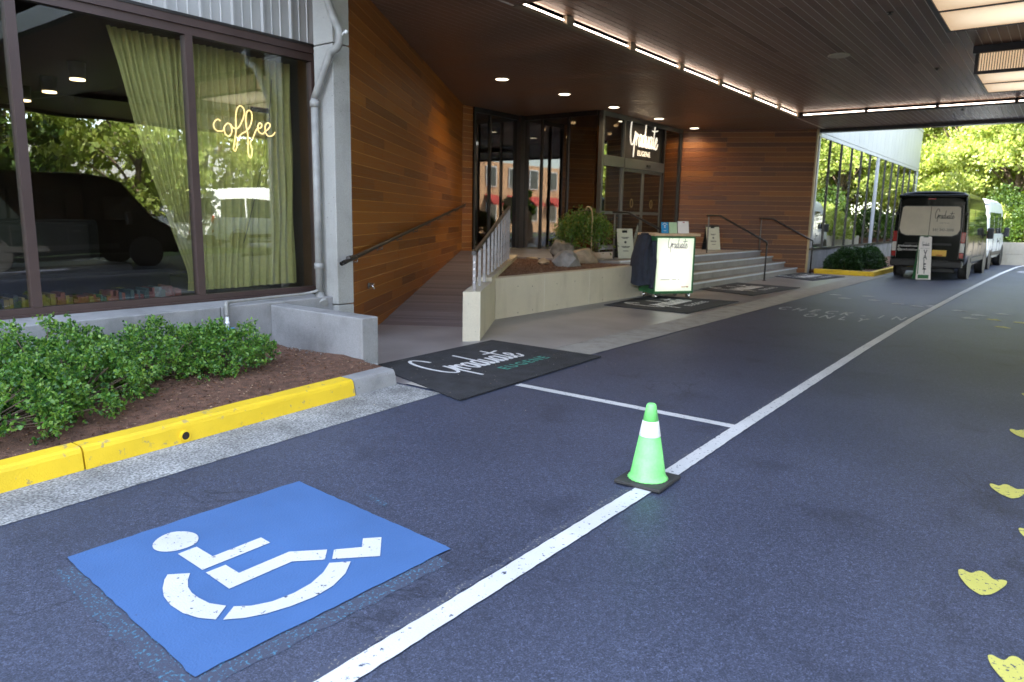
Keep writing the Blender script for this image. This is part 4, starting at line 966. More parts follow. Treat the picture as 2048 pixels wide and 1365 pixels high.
# steps
stp = thing('entrance_steps', 'four wide grey steps with bright nosing strips', 'steps', (-7.2, 19, 0))
RIS = ZR/4; SX = [-6.83, -7.18, -7.53, -7.88]
def wall_y(x): return W0.y+(x-W0.x)*(W1.y-W0.y)/(W1.x-W0.x)
STEPC = concrete_mat('step_concrete', (.27, .245, .22), stain=.2, holes=False); NOSE = mat('pale_nosing', (.55, .60, .66), .35, .05, 9)
for i, x in enumerate(SX):
    xb = SX[i+1] if i < 3 else -8.3
    yr = min(wall_y(x)-.03, 24.3)
    z0 = RIS*i; z1 = RIS*(i+1) if i < 3 else ZR+.003
    part(MB().box(xb-.02, 14.26, 0, x, wall_y(xb)-.05, z1-.001), 'step', STEPC, stp)
    part(MB().box(x-.035, 14.30, z1-.001, x+.012, yr-.12, z1+.006).box(x+.001, 14.30, z1-.03, x+.012, yr-.12, z1-.001), 'nosing', NOSE, stp)
# cable railing on the ramp kerb
rl = thing('cable_railing', 'steel post and cable railing along the ramp kerb', 'railing', PA)
off = RN*.12
sP = [.25+.62*i for i in range(11)]
rail = []
for i, s in enumerate(sP):
    p = PA+RD*s+off; zb = PZ if s < 1.6 else PZ+.06; zt = 1.10+(1.90-1.10)*s/7.3
    part(MB().box(-.028, -.02, zb, .028, .02, zt, frame((p.x, p.y, 0), RD, (-RN))), 'post', STEEL, rl); rail.append(Vector((p.x, p.y, zt)))
for f in (.18, .38, .58, .78):
    part(MB().tube([Vector((r.x, r.y, (PZ+.03)+(r.z-PZ-.03)*f)) for r in (rail[0], rail[-1])], .004, 5), 'cable', STEEL, rl)
    for r in (rail[0],):
        z = PZ+.03+(r.z-PZ-.03)*f; part(MB().tube([Vector((r.x, r.y, z))-RD*.036, Vector((r.x, r.y, z))-RD*.026], .013, 10), 'cable_stud', CHROME, rl)
part(MB().tube([rail[0]+Vector((0, 0, .03))-RD*.1, rail[0]+Vector((0, 0, .03)), rail[-1]+Vector((0, 0, .03))], .03, 12), 'handrail', DKMET, rl)
# wall handrail with brackets
hr = thing('wall_handrail', 'dark round handrail on the cedar wall beside the ramp', 'handrail', A0)
qh = A0+RN*.10
h0 = onplane((715, 513), qh, RN); h1 = onplane((930, 410), qh, RN)
part(MB().tube(catmull([h0-RD*.42-RN*.0, h0-RD*.05, h0+RD*.1+Vector((0, 0, .012)), h1], 5), .027, 12), 'rail', DKMET, hr)
for i in range(9):
    p = h0+(h1-h0)*(i/8); part(MB().tube([p+Vector((0, 0, -.03)), p+Vector((0, 0, -.07)), p-RN*.075+Vector((0, 0, -.075))], .008, 6).tube([p-RN*.076+Vector((0, 0, -.075)), p-RN*.068+Vector((0, 0, -.075))], .026, 12), 'bracket', STEEL, hr)
tp = onplane((737, 572), A0+RN*.03, RN); tap = thing('hose_tap', 'small steel hose tap on the lower cedar wall', 'tap', tp)
part(MB().tube([tp, tp+RN*.06, tp+RN*.08-Vector((0, 0, .05))], .014, 8), 'spout', CHROME, tap); part(MB().tube([tp, tp+RN*.008], .045, 16), 'plate', STEEL, tap); part(MB().box(-.04, -.006, .02, .04, .006, .035, Matrix.Translation(tp+RN*.05)), 'handle', CHROME, tap)
# step handrails
def step_rail(label, U, Lw, ztop=1.78, zlow=1.08, fl=.33, floor=ZR):
    t = thing('step_handrail', label, 'handrail', (Lw.x, Lw.y, 0), 'dark handrails across the entrance steps')
    d = Vector((Lw.x-U.x, Lw.y-U.y, 0)).normalized()
    part(MB().tube([(U.x, U.y, floor), (U.x, U.y, ztop)], .021, 10), 'post', STEEL, t); part(MB().tube([(Lw.x, Lw.y, 0), (Lw.x, Lw.y, zlow)], .021, 10), 'post', DKMET, t)
    part(MB().tube([Vector((U.x, U.y, ztop))-d*.06, Vector((U.x, U.y, ztop))+d*fl, Vector((Lw.x, Lw.y, zlow)), Vector((Lw.x, Lw.y, zlow-.08))], .026, 10), 'rail', DKMET, t)
    part(MB().lathe([(.05, .004), (.05, .016), (.03, .02)], 14, Matrix.Translation((Lw.x, Lw.y, 0))), 'base_plate', DKMET, t)
step_rail('dark step handrail behind the lit podium', Vector((-8.56, 15.2, 0)), Vector((-6.66, 15.25, 0)))
step_rail('dark step handrail in front of the right sandwich board', Vector((-8.30, 20.2, 0)), Vector((-6.58, 20.2, 0)), 1.76, 1.06)
step_rail('dark step handrail ending at the corner of the red wood wall', Vector((-7.85, 23.38, 0)), Vector((-6.42, 24.12, 0)), 1.72, 1.04)

# ================================================================== rocks, plants in planter
def rock(name, label, m, c, s, seed, lvl=3):
    bm = bmesh.new(); bmesh.ops.create_icosphere(bm, subdivisions=lvl, radius=1); r = random.Random(seed)
    cuts = [(Vector((r.gauss(0, 1), r.gauss(0, 1), r.gauss(0, 1))).normalized(), r.uniform(.55, .85)) for _ in range(14)]
    for v in bm.verts:
        for nn, d in cuts:
            k = v.co.dot(nn)
            if k > d: v.co -= nn*(k-d)*.9
        v.co += v.co.normalized()*r.uniform(-.025, .025)
    mb = MB(); bm.verts.index_update(); mb.add([Vector((v.co.x*s[0]+c[0], v.co.y*s[1]+c[1], max(v.co.z*s[2]+c[2], .62))) for v in bm.verts], [[v.index for v in f.verts] for f in bm.faces]); bm.free()
    return solo(mb, name, m, label, 'rock', 'rocks in the planter')
def at(p, z): q = onz(p, z); return q
q = at((1126, 532), .66); rock('boulder', 'grey faceted boulder at the front of the planter', ROCKG, (q.x, q.y+.15, .74), (.36, .36, .26), 3)
q = at((1158, 527), .66); rock('boulder', 'tan boulder beside the thin tree stem', ROCKT, (q.x-.1, q.y+.35, .76), (.34, .40, .30), 5)
q = at((1118, 521), .66); rock('boulder', 'mottled dark boulder behind the grey one', ROCKM, (q.x, q.y+.1, .86), (.36, .36, .36), 8)
q = at((1087, 527), .66); rock('boulder', 'small pale stone on the planter bark', ROCKT, (q.x, q.y, .68), (.15, .17, .09), 12)
q = at((1066, 518), .66); rock('boulder', 'flat pale stone at the back of the planter', ROCKT, (q.x, q.y, .66), (.22, .12, .05), 15)
ts = at((1183, 523), .66)
tw = thing('weeping_maple', 'small weeping maple with a thin pale stem in the planter', 'small tree', (ts.x, ts.y, .64))
part(MB().tube(catmull([(0, 0, 0), (-.02, .0, .5), (-.03, .02, 1.0), (.0, -.03, 1.22), (.12, -.1, 1.2)], 5), [.022]*8+[.016]*9, 8) if False else MB().tube(catmull([(0, 0, 0), (-.02, .0, .5), (-.03, .02, 1.0), (-.10, .06, 1.20), (-.30, .22, 1.24), (-.43, .33, 1.1)], 5), .016, 8), 'stem', BARKP, tw, True)
C = []; Dn = []
for b in range(95):
    a = nrs.uniform(0, 6.28); R_ = .60*math.sqrt(nrs.uniform(.05, 1)); top = 1.22-.35*(R_/.6)**2+nrs.uniform(-.08, .08); ox, oy = -.43, .33
    for k in range(62):
        t = nrs.uniform(0, 1); r = R_*(.75+.35*t); z = top-t*nrs.uniform(.25, .75)
        if z < .14: continue
        C.append((ox+r*math.cos(a)*1.05+nrs.normal(0, .08), oy+r*math.sin(a)+nrs.normal(0, .08), z+nrs.normal(0, .03))); Dn.append((.7*math.cos(a), .7*math.sin(a), -.5))
crown(tw, 'foliage', LEAFW, C, Dn, .065, aspect=.26, spread=.6)
br = MB()
for b in range(12):
    a = b/12*6.28; br.tube(catmull([(-.2, .15, 1.18), (-.43+.2*math.cos(a), .33+.2*math.sin(a), 1.12), (-.43+.45*math.cos(a), .33+.42*math.sin(a), .8), (-.43+.56*math.cos(a), .33+.54*math.sin(a), .4)], 4), .006, 5)
part(br, 'branches', BARK, tw, True)

# ================================================================== SHRUBS in the foreground bed
def shrub(label, cx, cy, rx, ry, h, seed, tips=620, per=15, z0=.13, size=.028, m=LEAF, group='boxwood shrubs in the left bed', name='boxwood_shrub'):
    t = thing(name, label, 'shrub', (cx, cy, z0), group)
    st = np.random.RandomState(seed); C = []; D = []; stems = MB()
    lob = [(st.uniform(0, 6.28), st.uniform(.55, 1.0), st.uniform(.5, 1.0)) for _ in range(9)]
    def dome(a, e):
        k = 1+.0*a
        for la, lw_, lh in lob: k += .13*math.cos(3*(a-la))*lw_*math.sin(2*e+lh*3)
        return max(.55, k)
    ncl = tips//9
    for c in range(ncl):
        a = c*2.399+st.uniform(-.4, .4); e = math.asin(min(1, ((c+.5)/ncl)*1.02)) if c % 3 else math.asin(st.uniform(.0, .9)); k = dome(a, e)*(st.uniform(.86, 1.12) if c % 4 else st.uniform(.5, .8))
        d0 = np.array([math.cos(e)*math.cos(a), math.cos(e)*math.sin(a), math.sin(e)])
        pc = np.array([rx*k*d0[0], ry*k*d0[1], h*(.10+.90*d0[2]*(.5+.5*k))])
        stems.tube(catmull([(st.normal(0, .05), st.normal(0, .05), -.03), tuple(pc*.55+np.array([0, 0, .0])), tuple(pc)], 3), [.009]*3+[.005]*4, 5)
        cr = st.uniform(.07, .13)
        for q in range(9):
            u = st.normal(0, 1, 3)+d0*1.1+np.array([0, 0, .3]); u /= np.linalg.norm(u); p = pc+u*cr*st.uniform(.3, 1); L = st.uniform(.05, .10)
            for j in range(per):
                s = st.uniform(0, 1); C.append(p+u*L*s+st.normal(0, .012, 3)); D.append(u*(.3+.9*s)+st.normal(0, .7, 3))
    crown(t, 'foliage', m, C, D, size, aspect=.40, spread=.25)
    part(stems, 'stems', BARK, t, True)
    return t
shrub('large boxwood shrub at the left edge against the wall', -6.45, 1.30, .62, .60, .39, 1, 720)
shrub('large boxwood shrub in front at the far left by the yellow kerb', -5.75, 1.50, .52, .60, .34, 2, 700)
shrub('tallest boxwood shrub below the middle window mullion', -6.55, 2.30, .58, .62, .44, 3, 800)
shrub('boxwood shrub leaning towards the drain hole in the kerb', -5.98, 2.25, .44, .48, .34, 4, 560)
shrub('boxwood shrub in front of the white valve pipe', -6.50, 3.22, .48, .54, .38, 5, 640)
shrub('boxwood shrub nearest the low concrete wall', -6.38, 3.78, .40, .42, .32, 6, 460)

# ================================================================== MATS
def mat_thing(label, P4, group, tilt=None):
    c = sum((Vector((*p, 0)) for p in P4), Vector())/4
    t = thing('floor_mat', label, 'floor mat', (c.x, c.y, 0), group)
    part(MB().prism(P4, .010, .020), 'pad', MATB, t); return t, c
GR = 'black logo mats at the entrance'
def mat_print(t, c, xd, yd, s, w=.085, org=None, z=.0212, teal=True):
    M = frame(org if org else (c.x, c.y, z), xd, yd)
    part(script_word(MB(), M @ Matrix.Translation((-2.6*s, -.55*s, 0)), w, s), 'script_print', PRINTW, t)
    mb = MB(); text(mb, 'EUGENE', s*.72, M @ Matrix.Translation((1.05*s, -1.62*s, .0004)), .02, 'CENTER', 1., 1.3); part(mb, 'block_print', PRINTG if teal else PRINTW, t)
q = [onz(p).xy for p in ((745, 735), (984, 683), (1202, 716), (920, 804))]
t, c = mat_thing('black logo mat in the foreground before the ramp', [(p.x, p.y) for p in q], GR)
xd = (q[1]-q[0]+q[2]-q[3]); xd = Vector((xd.x, xd.y, 0)).normalized(); yd = Vector((-xd.y, xd.x, 0))
ms = (onz((1052, 713))-onz((828, 748))).length/5.05*.86
oc = (onz((1052, 716))+onz((830, 748)))/2
mat_print(t, c, xd, yd, ms, .075, (oc.x+.02, oc.y+.13, .0212))
for lb, px in (('black logo mat under the lit podium', ((1208, 612), (1300, 593), (1478, 605), (1375, 629))), ('black logo mat below the middle of the steps', ((1398, 580), (1468, 566.5), (1600, 577), (1506, 593))), ('black logo mat at the far end of the steps', ((1548, 554), (1604, 546.5), (1690, 555), (1625, 563)))):
    q = [onz(p).xy for p in px]; t, c = mat_thing(lb, [(p.x, p.y) for p in q], GR)
    xd = (q[1]-q[0]+q[2]-q[3]); xd = Vector((xd.x, xd.y, 0)).normalized(); mat_print(t, c, xd, Vector((-xd.y, xd.x, 0)), .30, .1, teal=False)
chips('fallen_petals', 'tiny pale petals and leaf bits scattered on mat and paving', 130, lambda: (rnd.gauss(-5.0, .7), rnd.gauss(6.0, .9), .024), .012, leafmat('petal', [(.5, .48, .42), (.6, .5, .3), (.35, .2, .08)], 0, .8))

# ================================================================== PODIUM, jacket, cards
pc0, pc1 = onz((1306, 600)), onz((1384, 598))
xd = Vector((pc1.x-pc0.x, pc1.y-pc0.y, 0)); pw_ = xd.length; xd.normalize(); yd = Vector((-xd.y, xd.x, 0))
pod = thing('valet_podium', 'glowing white panelled valet podium on castors', 'podium', (pc0.x, pc0.y, 0), rotz=math.atan2(xd.y, xd.x))
pd = .62; zb, zt = .12, 1.30
L_ = lambda mb, name, m: part(mb, name, m, pod, True)
L_(MB().box(0, .012, zb, pw_, pd, zt, bev=.006), 'cabinet', GREENP)
L_(MB().box(-.004, 0, zb, .035, .011, zt-.04).box(pw_-.035, 0, zb, pw_+.004, .011, zt-.04).box(.036, 0, zb, pw_-.036, .011, zb+.05), 'face_frame', GREENP)
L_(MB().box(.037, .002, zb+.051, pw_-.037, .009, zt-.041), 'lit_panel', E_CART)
L_(MB().box(-.05, -.03, zt, pw_+.10, pd+.04, zt+.055, bev=.008), 'top_board', OAK)
for x in (.07, pw_-.07):
    for y_ in (.07, pd-.07):
        L_(MB().tube([(x-.018, y_, .06), (x+.018, y_, .06)], .058, 16).box(x-.028, y_-.02, .06, x+.028, y_+.02, .119), 'castor', CHROME)
L_(MB().box(pw_+.006, .25, .98, pw_+.05, .32, 1.06, bev=.004), 'latch', BLKPLAS)
s_ = .076*pw_
L_(script_word(MB(), frame((.30*pw_, -.0005, 1.05), (1, 0, 0), (0, 0, 1)), .06, s_*1.3), 'script_print', PRINTK)
mb = MB(); text(mb, 'HOTELS', .035, frame((.60*pw_, -.0008, .965), (1, 0, 0), (0, 0, 1)), 0, 'CENTER', 1, 1.5); L_(mb, 'block_print', PRINTK)
Mp = Matrix.Translation((pc0.x, pc0.y, 0)) @ Matrix.Rotation(math.atan2(xd.y, xd.x), 4, 'Z')
def card(label, x0, x1, z1, m, deco=None):
    c = Mp @ Vector(((x0+x1)/2, .12, zt+.056)); t = thing('card_holder', label, 'card holder', c, 'cards standing on the podium', rotz=math.atan2(xd.y, xd.x))
    w = x1-x0; hh = z1; tl = Matrix.Rotation(rad(-9), 4, 'X')
    part(MB().box(-w/2, -.004, 0, w/2, .004, hh, tl), 'card', m, t, True); part(MB().box(-w/2, .0, 0, w/2, .10, .012), 'foot', BLKPLAS, t, True)
    if deco: deco(t, w, hh, tl)
def dblue(t, w, h, tl):
    mb = MB(); mb.box(-.02, -.0065, h*.62, .02, -.005, h*.72, tl).box(-.012, -.0065, h*.48, .012, -.005, h*.56, tl).box(-.03, -.0065, h*.2, .03, -.005, h*.24, tl)
    ribbon(mb, catmull([(-.05, 0, 0), (0, .03, 0), (.05, 0, 0)], 5), .006, tl @ frame((0, -.006, h*.78), (1, 0, 0), (0, 0, 1))); part(mb, 'print', PRINTW, t, True)
card('bright blue card on the podium, leftmost of three', .20*pw_, .38*pw_, .225, BLUEC, dblue)
card('pale green card between the blue and white cards on the podium', .40*pw_, .60*pw_, .225, GREENC)
card('white card with a red mark on the podium, rightmost of three', .62*pw_, .90*pw_, .25, CARDW, lambda t, w, h, tl: part(MB().box(-.012, -.0065, h*.86, .03, -.005, h*.93, tl), 'red_mark', AWN, t, True))
pr = MB()
for x0, x1, z in ((.16, .40, .40), (.45, .56, .405), (.60, .64, .40)): pr.box(x0*pw_, .0010, z, x1*pw_, .0018, z+.018)
L_(pr, 'faded_print', mat('faded_print', (.45, .45, .38), .6, .1, 30))
L_(MB().box(.70*pw_, .0010, .245, .82*pw_, .0018, .262).box(.83*pw_, .0010, .24, .88*pw_, .0018, .27), 'red_mark', mat('faded_red_print', (.6, .25, .18), .6, .1, 30))
# jacket hanging on the podium's left side
jk = MB(); nz, na = 26, 22
for i in range(nz+1):
    f = i/nz; z = 1.32-1.02*f
    wx = .10+.10*f+.03*math.sin(f*5); wy = .16+.17*min(1, f*2.2)
    for j in range(na):
        a = 2*math.pi*j/na; fold = 1+.10*math.sin(5*a+3*f)*f+.05*math.sin(9*a)
        jk.v.append(tuple(Mp @ Vector((-.10-.07*f+wx*math.cos(a)*fold, .28+wy*math.sin(a)*fold, z+.02*math.sin(3*a)*f))))
jk.f = [(i*na+j, i*na+(j+1) % na, (i+1)*na+(j+1) % na, (i+1)*na+j) for i in range(nz) for j in range(na)]+[tuple(range(na-1, -1, -1))]; jk.sm = [True]*len(jk.f)
jt = thing('jacket', 'dark navy jacket hanging on the left side of the podium', 'jacket', Mp @ Vector((-.12, .28, .3)))
part(jk, 'body', CLOTH, jt)
part(MB().tube(catmull([Mp @ Vector(p) for p in ((-.10, .10, 1.24), (-.20, .02, 1.0), (-.22, .0, .65), (-.17, .02, .32))], 5), [.05]*5+[.07]*6+[.06]*5, 10), 'sleeve', CLOTH, jt)
part(MB().tube(catmull([Mp @ Vector(p) for p in ((-.03, .02, 1.2), (-.04, -.03, .8), (-.06, -.02, .42), (-.07, .0, .24))], 5), [.05]*5+[.06]*6+[.05]*5, 10), 'sleeve', CLOTH, jt)
part(MB().tube([Mp @ Vector((-.10+.05*math.cos(a), .28+.09*math.sin(a), 1.33)) for a in [k*2*math.pi/12 for k in range(12)]], .025, 8, closed=True), 'collar', CLOTH, jt)

# ================================================================== SANDWICH BOARDS
def aframe(label, c, rot, w=.34, h=.72):
    t = thing('sandwich_board', label, 'sandwich board', c, 'folding sandwich boards on the landing', rotz=rot)
    f = Matrix.Rotation(rad(-14), 4, 'X'); b = Matrix.Translation((0, .36, 0)) @ Matrix.Rotation(rad(14), 4, 'X')
    part(MB().box(-w/2, -.012, 0, w/2, .012, h-.10, f, bev=.004).box(-w/2, -.0115, h-.10, -.07, .0115, h-.04, f).box(.07, -.0115, h-.10, w/2, .0115, h-.04, f).box(-w/2, -.012, h-.04, w/2, .012, h, f, bev=.004), 'front_board', BOARDW, t, True)
    part(MB().box(-w/2, -.012, 0, w/2, .012, h, b, bev=.004), 'back_board', BLKPLAS, t, True)
    part(MB().box(-w/2-.004, -.1, .0, -w/2-.001, .4, .0) if False else MB().tube([(-w/2+.02, .06, .22), (-w/2+.02, .30, .22)], .006, 6), 'brace', DKMET, t, True)
    mk = MB()
    for z, ww in ((.50, .10), (.475, .07), (.28, .11), (.255, .09), (.17, .07)): mk.box(-ww, -.0135, z, ww, -.0125, z+.014, f)
    mk.lathe([(.03, 0), (.03, .001)], 12, f @ frame((0, -.0128, .39), (1, 0, 0), (0, 0, 1))); part(mk, 'print', PRINTK, t, True)
q = ony((1252, 520), 15.45); aframe('cream sandwich board standing left of the podium on the landing', (q.x, q.y, ZR+.004), rad(52), .40, .72)
q = onz((1492, 501), ZR); aframe('cream sandwich board before the red wood wall', (-8.95, 22.35, ZR+.004), rad(52), .46, .80)

# ================================================================== TRAFFIC CONE
cn = thing('traffic_cone', 'lime green traffic cone with white collar on the white line', 'traffic cone', (-1.94, 4.005, .009))
cb = MB().box(-.155, -.165, 0, .155, .165, .024, Matrix.Rotation(rad(2), 4, 'Z'), bev=.007); part(cb, 'base', RUBBER, cn, True)
rz = lambda z: .112+(.030-.112)*(z-.045)/(.50-.045)
sk = MB(); sk.lathe([(.126, .025), (.122, .034), (.114, .042), (rz(.06), .06), (rz(.30), .30)], 48, None, lambda i, j: 1+(.035 if (i == 0 and j % 2) else 0)); part(sk, 'lower_body', CONEG, cn, True)
part(MB().lathe([(rz(.30)+.0015, .30), (rz(.30)+.002, .302), (rz(.395)+.002, .395), (rz(.395)+.001, .397)], 40), 'collar', CONEW, cn, True)
part(MB().lathe([(rz(.397), .397), (rz(.49), .49), (.028, .500), (.022, .505), (.012, .507)], 40), 'tip', CONEG, cn, True)

# ================================================================== VANS
def van(label, paint, loc, rot, black=True, windows=True):
    t = thing('passenger_van', label, 'van', loc, 'passenger vans parked at the kerb', rotz=rot)   # local: +y forward, rear at y=0
    HT = 2.60; Wd = 1.0
    st = [(0.0, .93, .93), (.03, .975, .975), (.12, 1., 1.), (.8, 1., 1.), (2.0, 1., 1.), (3.4, 1., 1.), (4.05, 1., .985), (4.45, 1., .94), (4.95, .99, .70), (5.2, .985, .56), (5.55, .95, .50), (5.85, .86, .44), (5.93, .80, .36)]
    ring = []
    for y_, ws, hs_ in st:
        h = HT*hs_; b = .42 if y_ < 5.6 else .34; w = Wd*ws; sec = []
        belt = min(1.15, h*.62)
        low = [(w*.93, b), (w*.985, b+.12), (w, .80 if h > 1.2 else h*.6), (w*.99, belt)]
        if h > 1.6: up = [(w*.955, belt+(h-belt)*.45), (w*.90, h-.24), (w*.86, h-.10), (w*.76, h-.03), (w*.45, h+.005), (0, h+.015)]
        else: up = [(w*.97, belt+(h-belt)*.4), (w*.94, h-.08), (w*.88, h-.04), (w*.78, h-.012), (w*.45, h+.005), (0, h+.01)]
        half = low+up
        yk = [0]*len(half)
        pts = [(x, y_+(-.03*0), z) for x, z in half]+[(-x, y_, z) for x, z in reversed(half[:-1])]
        ring.append(pts)
    k = len(ring[0]); mb = MB(); mb.add([p for r in ring for p in r], [(i*k+j, (i+1)*k+j, (i+1)*k+j+1, i*k+j+1) for i in range(len(ring)-1) for j in range(k-1)], True)
    mb.f.append(tuple(range(k))); mb.sm.append(False); mb.f.append(tuple((len(ring)-1)*k+j for j in range(k-1, -1, -1))); mb.sm.append(False)
    mb.box(-.9, .1, .38, .9, 5.7, .43)
    T = lambda mb, name, m: part(mb, name, m, t, True)
    T(mb, 'body', paint)
    # rear: window band with film, door split, lamps, bumper, plate
    rw = [(-.80, 1.50), (-.74, 1.36), (-.60, 1.30), (.60, 1.30), (.74, 1.36), (.80, 1.50), (.76, 2.12), (.70, 2.16), (-.70, 2.16), (-.76, 2.12)]
    F = Matrix(((1, 0, 0, 0), (0, 0, -1, 0), (0, 1, 0, 0), (0, 0, 0, 1)))
    def panel(poly, y0, y1, name, m):
        T(MB().prism([(x, z) for x, z in poly], -y1, -y0, F), name, m) if True else None
    panel([(x*1.03, (z-1.73)*1.06+1.73) for x, z in rw], -.014, -.001, 'window_surround', BLKPLAS)
    half = [p for p in rw if p[0] > 0]; 
    panel([(.008, 1.30)]+[(.60, 1.30), (.74, 1.36), (.80, 1.50), (.76, 2.12), (.70, 2.16), (.008, 2.16)], -.022, -.015, 'rear_window', FILM if black else CARGLASS)
    panel([(-.008, 1.30), (-.008, 2.16), (-.70, 2.16), (-.76, 2.12), (-.80, 1.50), (-.74, 1.36), (-.60, 1.30)], -.022, -.015, 'rear_window', FILM if black else CARGLASS)
    T(MB().box(-.006, -.006, .50, .006, 0, 1.26), 'door_seam', BLKPLAS)
    for s in (-1, 1):
        x0, x1 = sorted((s*.845, s*.955))
        for z0, z1, m_ in ((1.10, 1.42, REDL), (.82, 1.10, WHTL), (.66, .82, REDL)): T(MB().box(x0, -.02, z0, x1, .10, z1-.004, bev=.012), 'tail_lamp', m_)
        T(MB().box(*sorted((s*.80, s*.88))[:1], -.015, .44, sorted((s*.80, s*.88))[1], .0, .50), 'reflector', REDL)
        # hinges
        for z in (1.9, .62): T(MB().box(sorted((s*.88, s*.965))[0], -.012, z, sorted((s*.88, s*.965))[1], .06, z+.09, bev=.006), 'hinge', paint if not black else BLKPLAS)
        # mirrors
        T(MB().box(sorted((s*1.03, s*1.22))[0], 4.35, 1.18, sorted((s*1.03, s*1.22))[1], 4.50, 1.55, bev=.04), 'mirror', BLKPLAS); T(MB().box(sorted((s*.9, s*1.05))[0], 4.42, 1.28, sorted((s*.9, s*1.05))[1], 4.48, 1.34), 'mirror_arm', BLKPLAS)
        # side windows along the flank
        for a, b in ((.35, 1.55), (1.63, 2.85), (2.93, 3.75), (3.83, 4.55)):
            zt_ = 2.10 if b < 4.2 else 1.98
            xs = lambda z: s*(.99-(z-1.15)*.062+.006)
            T(MB().add([(xs(1.32), a, 1.32), (xs(1.32), b+(.35 if b > 4.2 else 0), 1.32), (xs(zt_), b, zt_), (xs(zt_), a, zt_), (xs(1.32)-s*.03, a, 1.32), (xs(1.32)-s*.03, b+(.35 if b > 4.2 else 0), 1.32), (xs(zt_)-s*.03, b, zt_), (xs(zt_)-s*.03, a, zt_)], [(0, 1, 2, 3), (4, 7, 6, 5), (0, 4, 5, 1), (1, 5, 6, 2), (2, 6, 7, 3), (3, 7, 4, 0)]), 'side_window', CARGLASS)
        T(MB().box(sorted((s*.985, s*1.012))[0], 1.3, .50, sorted((s*.985, s*1.012))[1], 4.2, .64, bev=.008), 'side_strip', BLKPLAS)
        for y_ in (1.15, 4.88):
            w = T(MB().lathe([(.20, -.10), (.33, -.11), (.355, -.08), (.355, .08), (.33, .11), (.20, .10)], 28, Matrix.Translation((s*.86, y_, .355)) @ Matrix.Rotation(rad(90), 4, 'Y')), 'wheel', RUBBER)
            r_ = MB().lathe([(.05, .0), (.19, .02), (.205, .04), (.205, -.02)], 24, Matrix.Translation((s*.93, y_, .355)) @ Matrix.Rotation(rad(90*s), 4, 'Y')).build('rim', STEEL); r_.parent = w
            T(MB().lathe([(.40, 0), (.45, .006), (.45, -.02)], 28, Matrix.Translation((s*.995, y_, .40)) @ Matrix.Rotation(rad(90*s), 4, 'Y')), 'wheel_arch', BLKPLAS)
    for s in (-1, 1):
        for y_ in (.28, 1.59, 2.89, 3.79): T(MB().box(sorted((s*.975, s*1.004))[0], y_-.006, .66, sorted((s*.975, s*1.004))[1], y_+.006, 1.14), 'panel_seam', BLKPLAS if not black else STEEL)
        T(MB().box(sorted((s*1.0, s*1.03))[0], 3.0, 1.0, sorted((s*1.0, s*1.03))[1], 3.2, 1.05, bev=.008), 'door_handle', BLKPLAS)
        T(MB().box(sorted((s*.828, s*.836))[0], -.006, .62, sorted((s*.828, s*.836))[1], 0, 2.30), 'door_seam', BLKPLAS if not black else STEEL)
    T(MB().box(-.96, -.10, .36, .96, .10, .58, bev=.04).box(-.60, -.14, .54, .60, -.02, .585, bev=.01), 'bumper', BLKPLAS)
    T(MB().box(-.90, -.06, 2.40, .90, .12, 2.50, bev=.03), 'roof_spoiler', paint)
    T(MB().box(-.10, -.068, 2.36, .10, -.03, 2.395, bev=.006), 'brake_lamp', REDL)
    T(MB().box(.14, -.020, .70, .52, -.006, .88, bev=.004), 'licence_plate', AMBER)
    T(MB().box(.25, -.0225, .715, .42, -.0206, .74), 'plate_mark', AWN)
    T(MB().box(-.7, .5, .20, .7, .62, .32).box(-.05, .4, .2, .05, 4.9, .3), 'rear_axle', BLKPLAS)
    T(MB().box(-.62, -.012, 1.02, .62, -.001, 1.08, bev=.003), 'door_handle_strip', BLKPLAS)
    wsx = MB().add([(-.84, 4.50, 2.30), (.84, 4.50, 2.30), (.93, 5.04, 1.62), (-.93, 5.04, 1.62), (-.84, 4.46, 2.27), (.84, 4.46, 2.27), (.93, 5.0, 1.58), (-.93, 5.0, 1.58)], [(0, 3, 2, 1), (4, 5, 6, 7), (0, 1, 5, 4), (1, 2, 6, 5), (2, 3, 7, 6), (3, 0, 4, 7)]); T(wsx, 'windscreen', CARGLASS)
    for s in (-1, 1): T(MB().box(sorted((s*.60, s*.86))[0], 5.74, .92, sorted((s*.60, s*.86))[1], 5.90, 1.10, bev=.03), 'headlight', WHTL)
    if black:
        R = frame((0, 0, 0), (1, 0, 0), (0, 0, 1))
        part(script_word(MB(), frame((.11, -.0226, 1.80), (1, 0, 0), (0, 0, 1)), .075, .100), 'script_print', PRINTK, t, True)
        mb = MB(); text(mb, 'HOTELS', .05, frame((.38, -.0226, 1.66), (1, 0, 0), (0, 0, 1)), .0, 'CENTER', 1, 1.5); text(mb, '541 342-2000', .11, frame((.37, -.0226, 1.44), (1, 0, 0), (0, 0, 1)), 0, 'CENTER', .9); part(mb, 'phone_print', PRINTK, t, True)
        mb = MB(); text(mb, 'graduatehotels.com', .095, frame((-.80, -.0016, .95), (1, 0, 0), (0, 0, 1)), .012, 'LEFT', 1.0); text(mb, '@graduatehotels', .095, frame((-.80, -.0016, .84), (1, 0, 0), (0, 0, 1)), .008, 'LEFT', 1.0); part(mb, 'web_print', PRINTW, t, True)
    return t
van('black passenger van with beige covered rear window at the kerb', BLKPAINT, (-3.34, 24.95, .0), rad(-1.5), True)
van('white passenger van parked ahead of the black van', WHTPAINT, (-3.3, 31.4, .0), rad(-2), False)
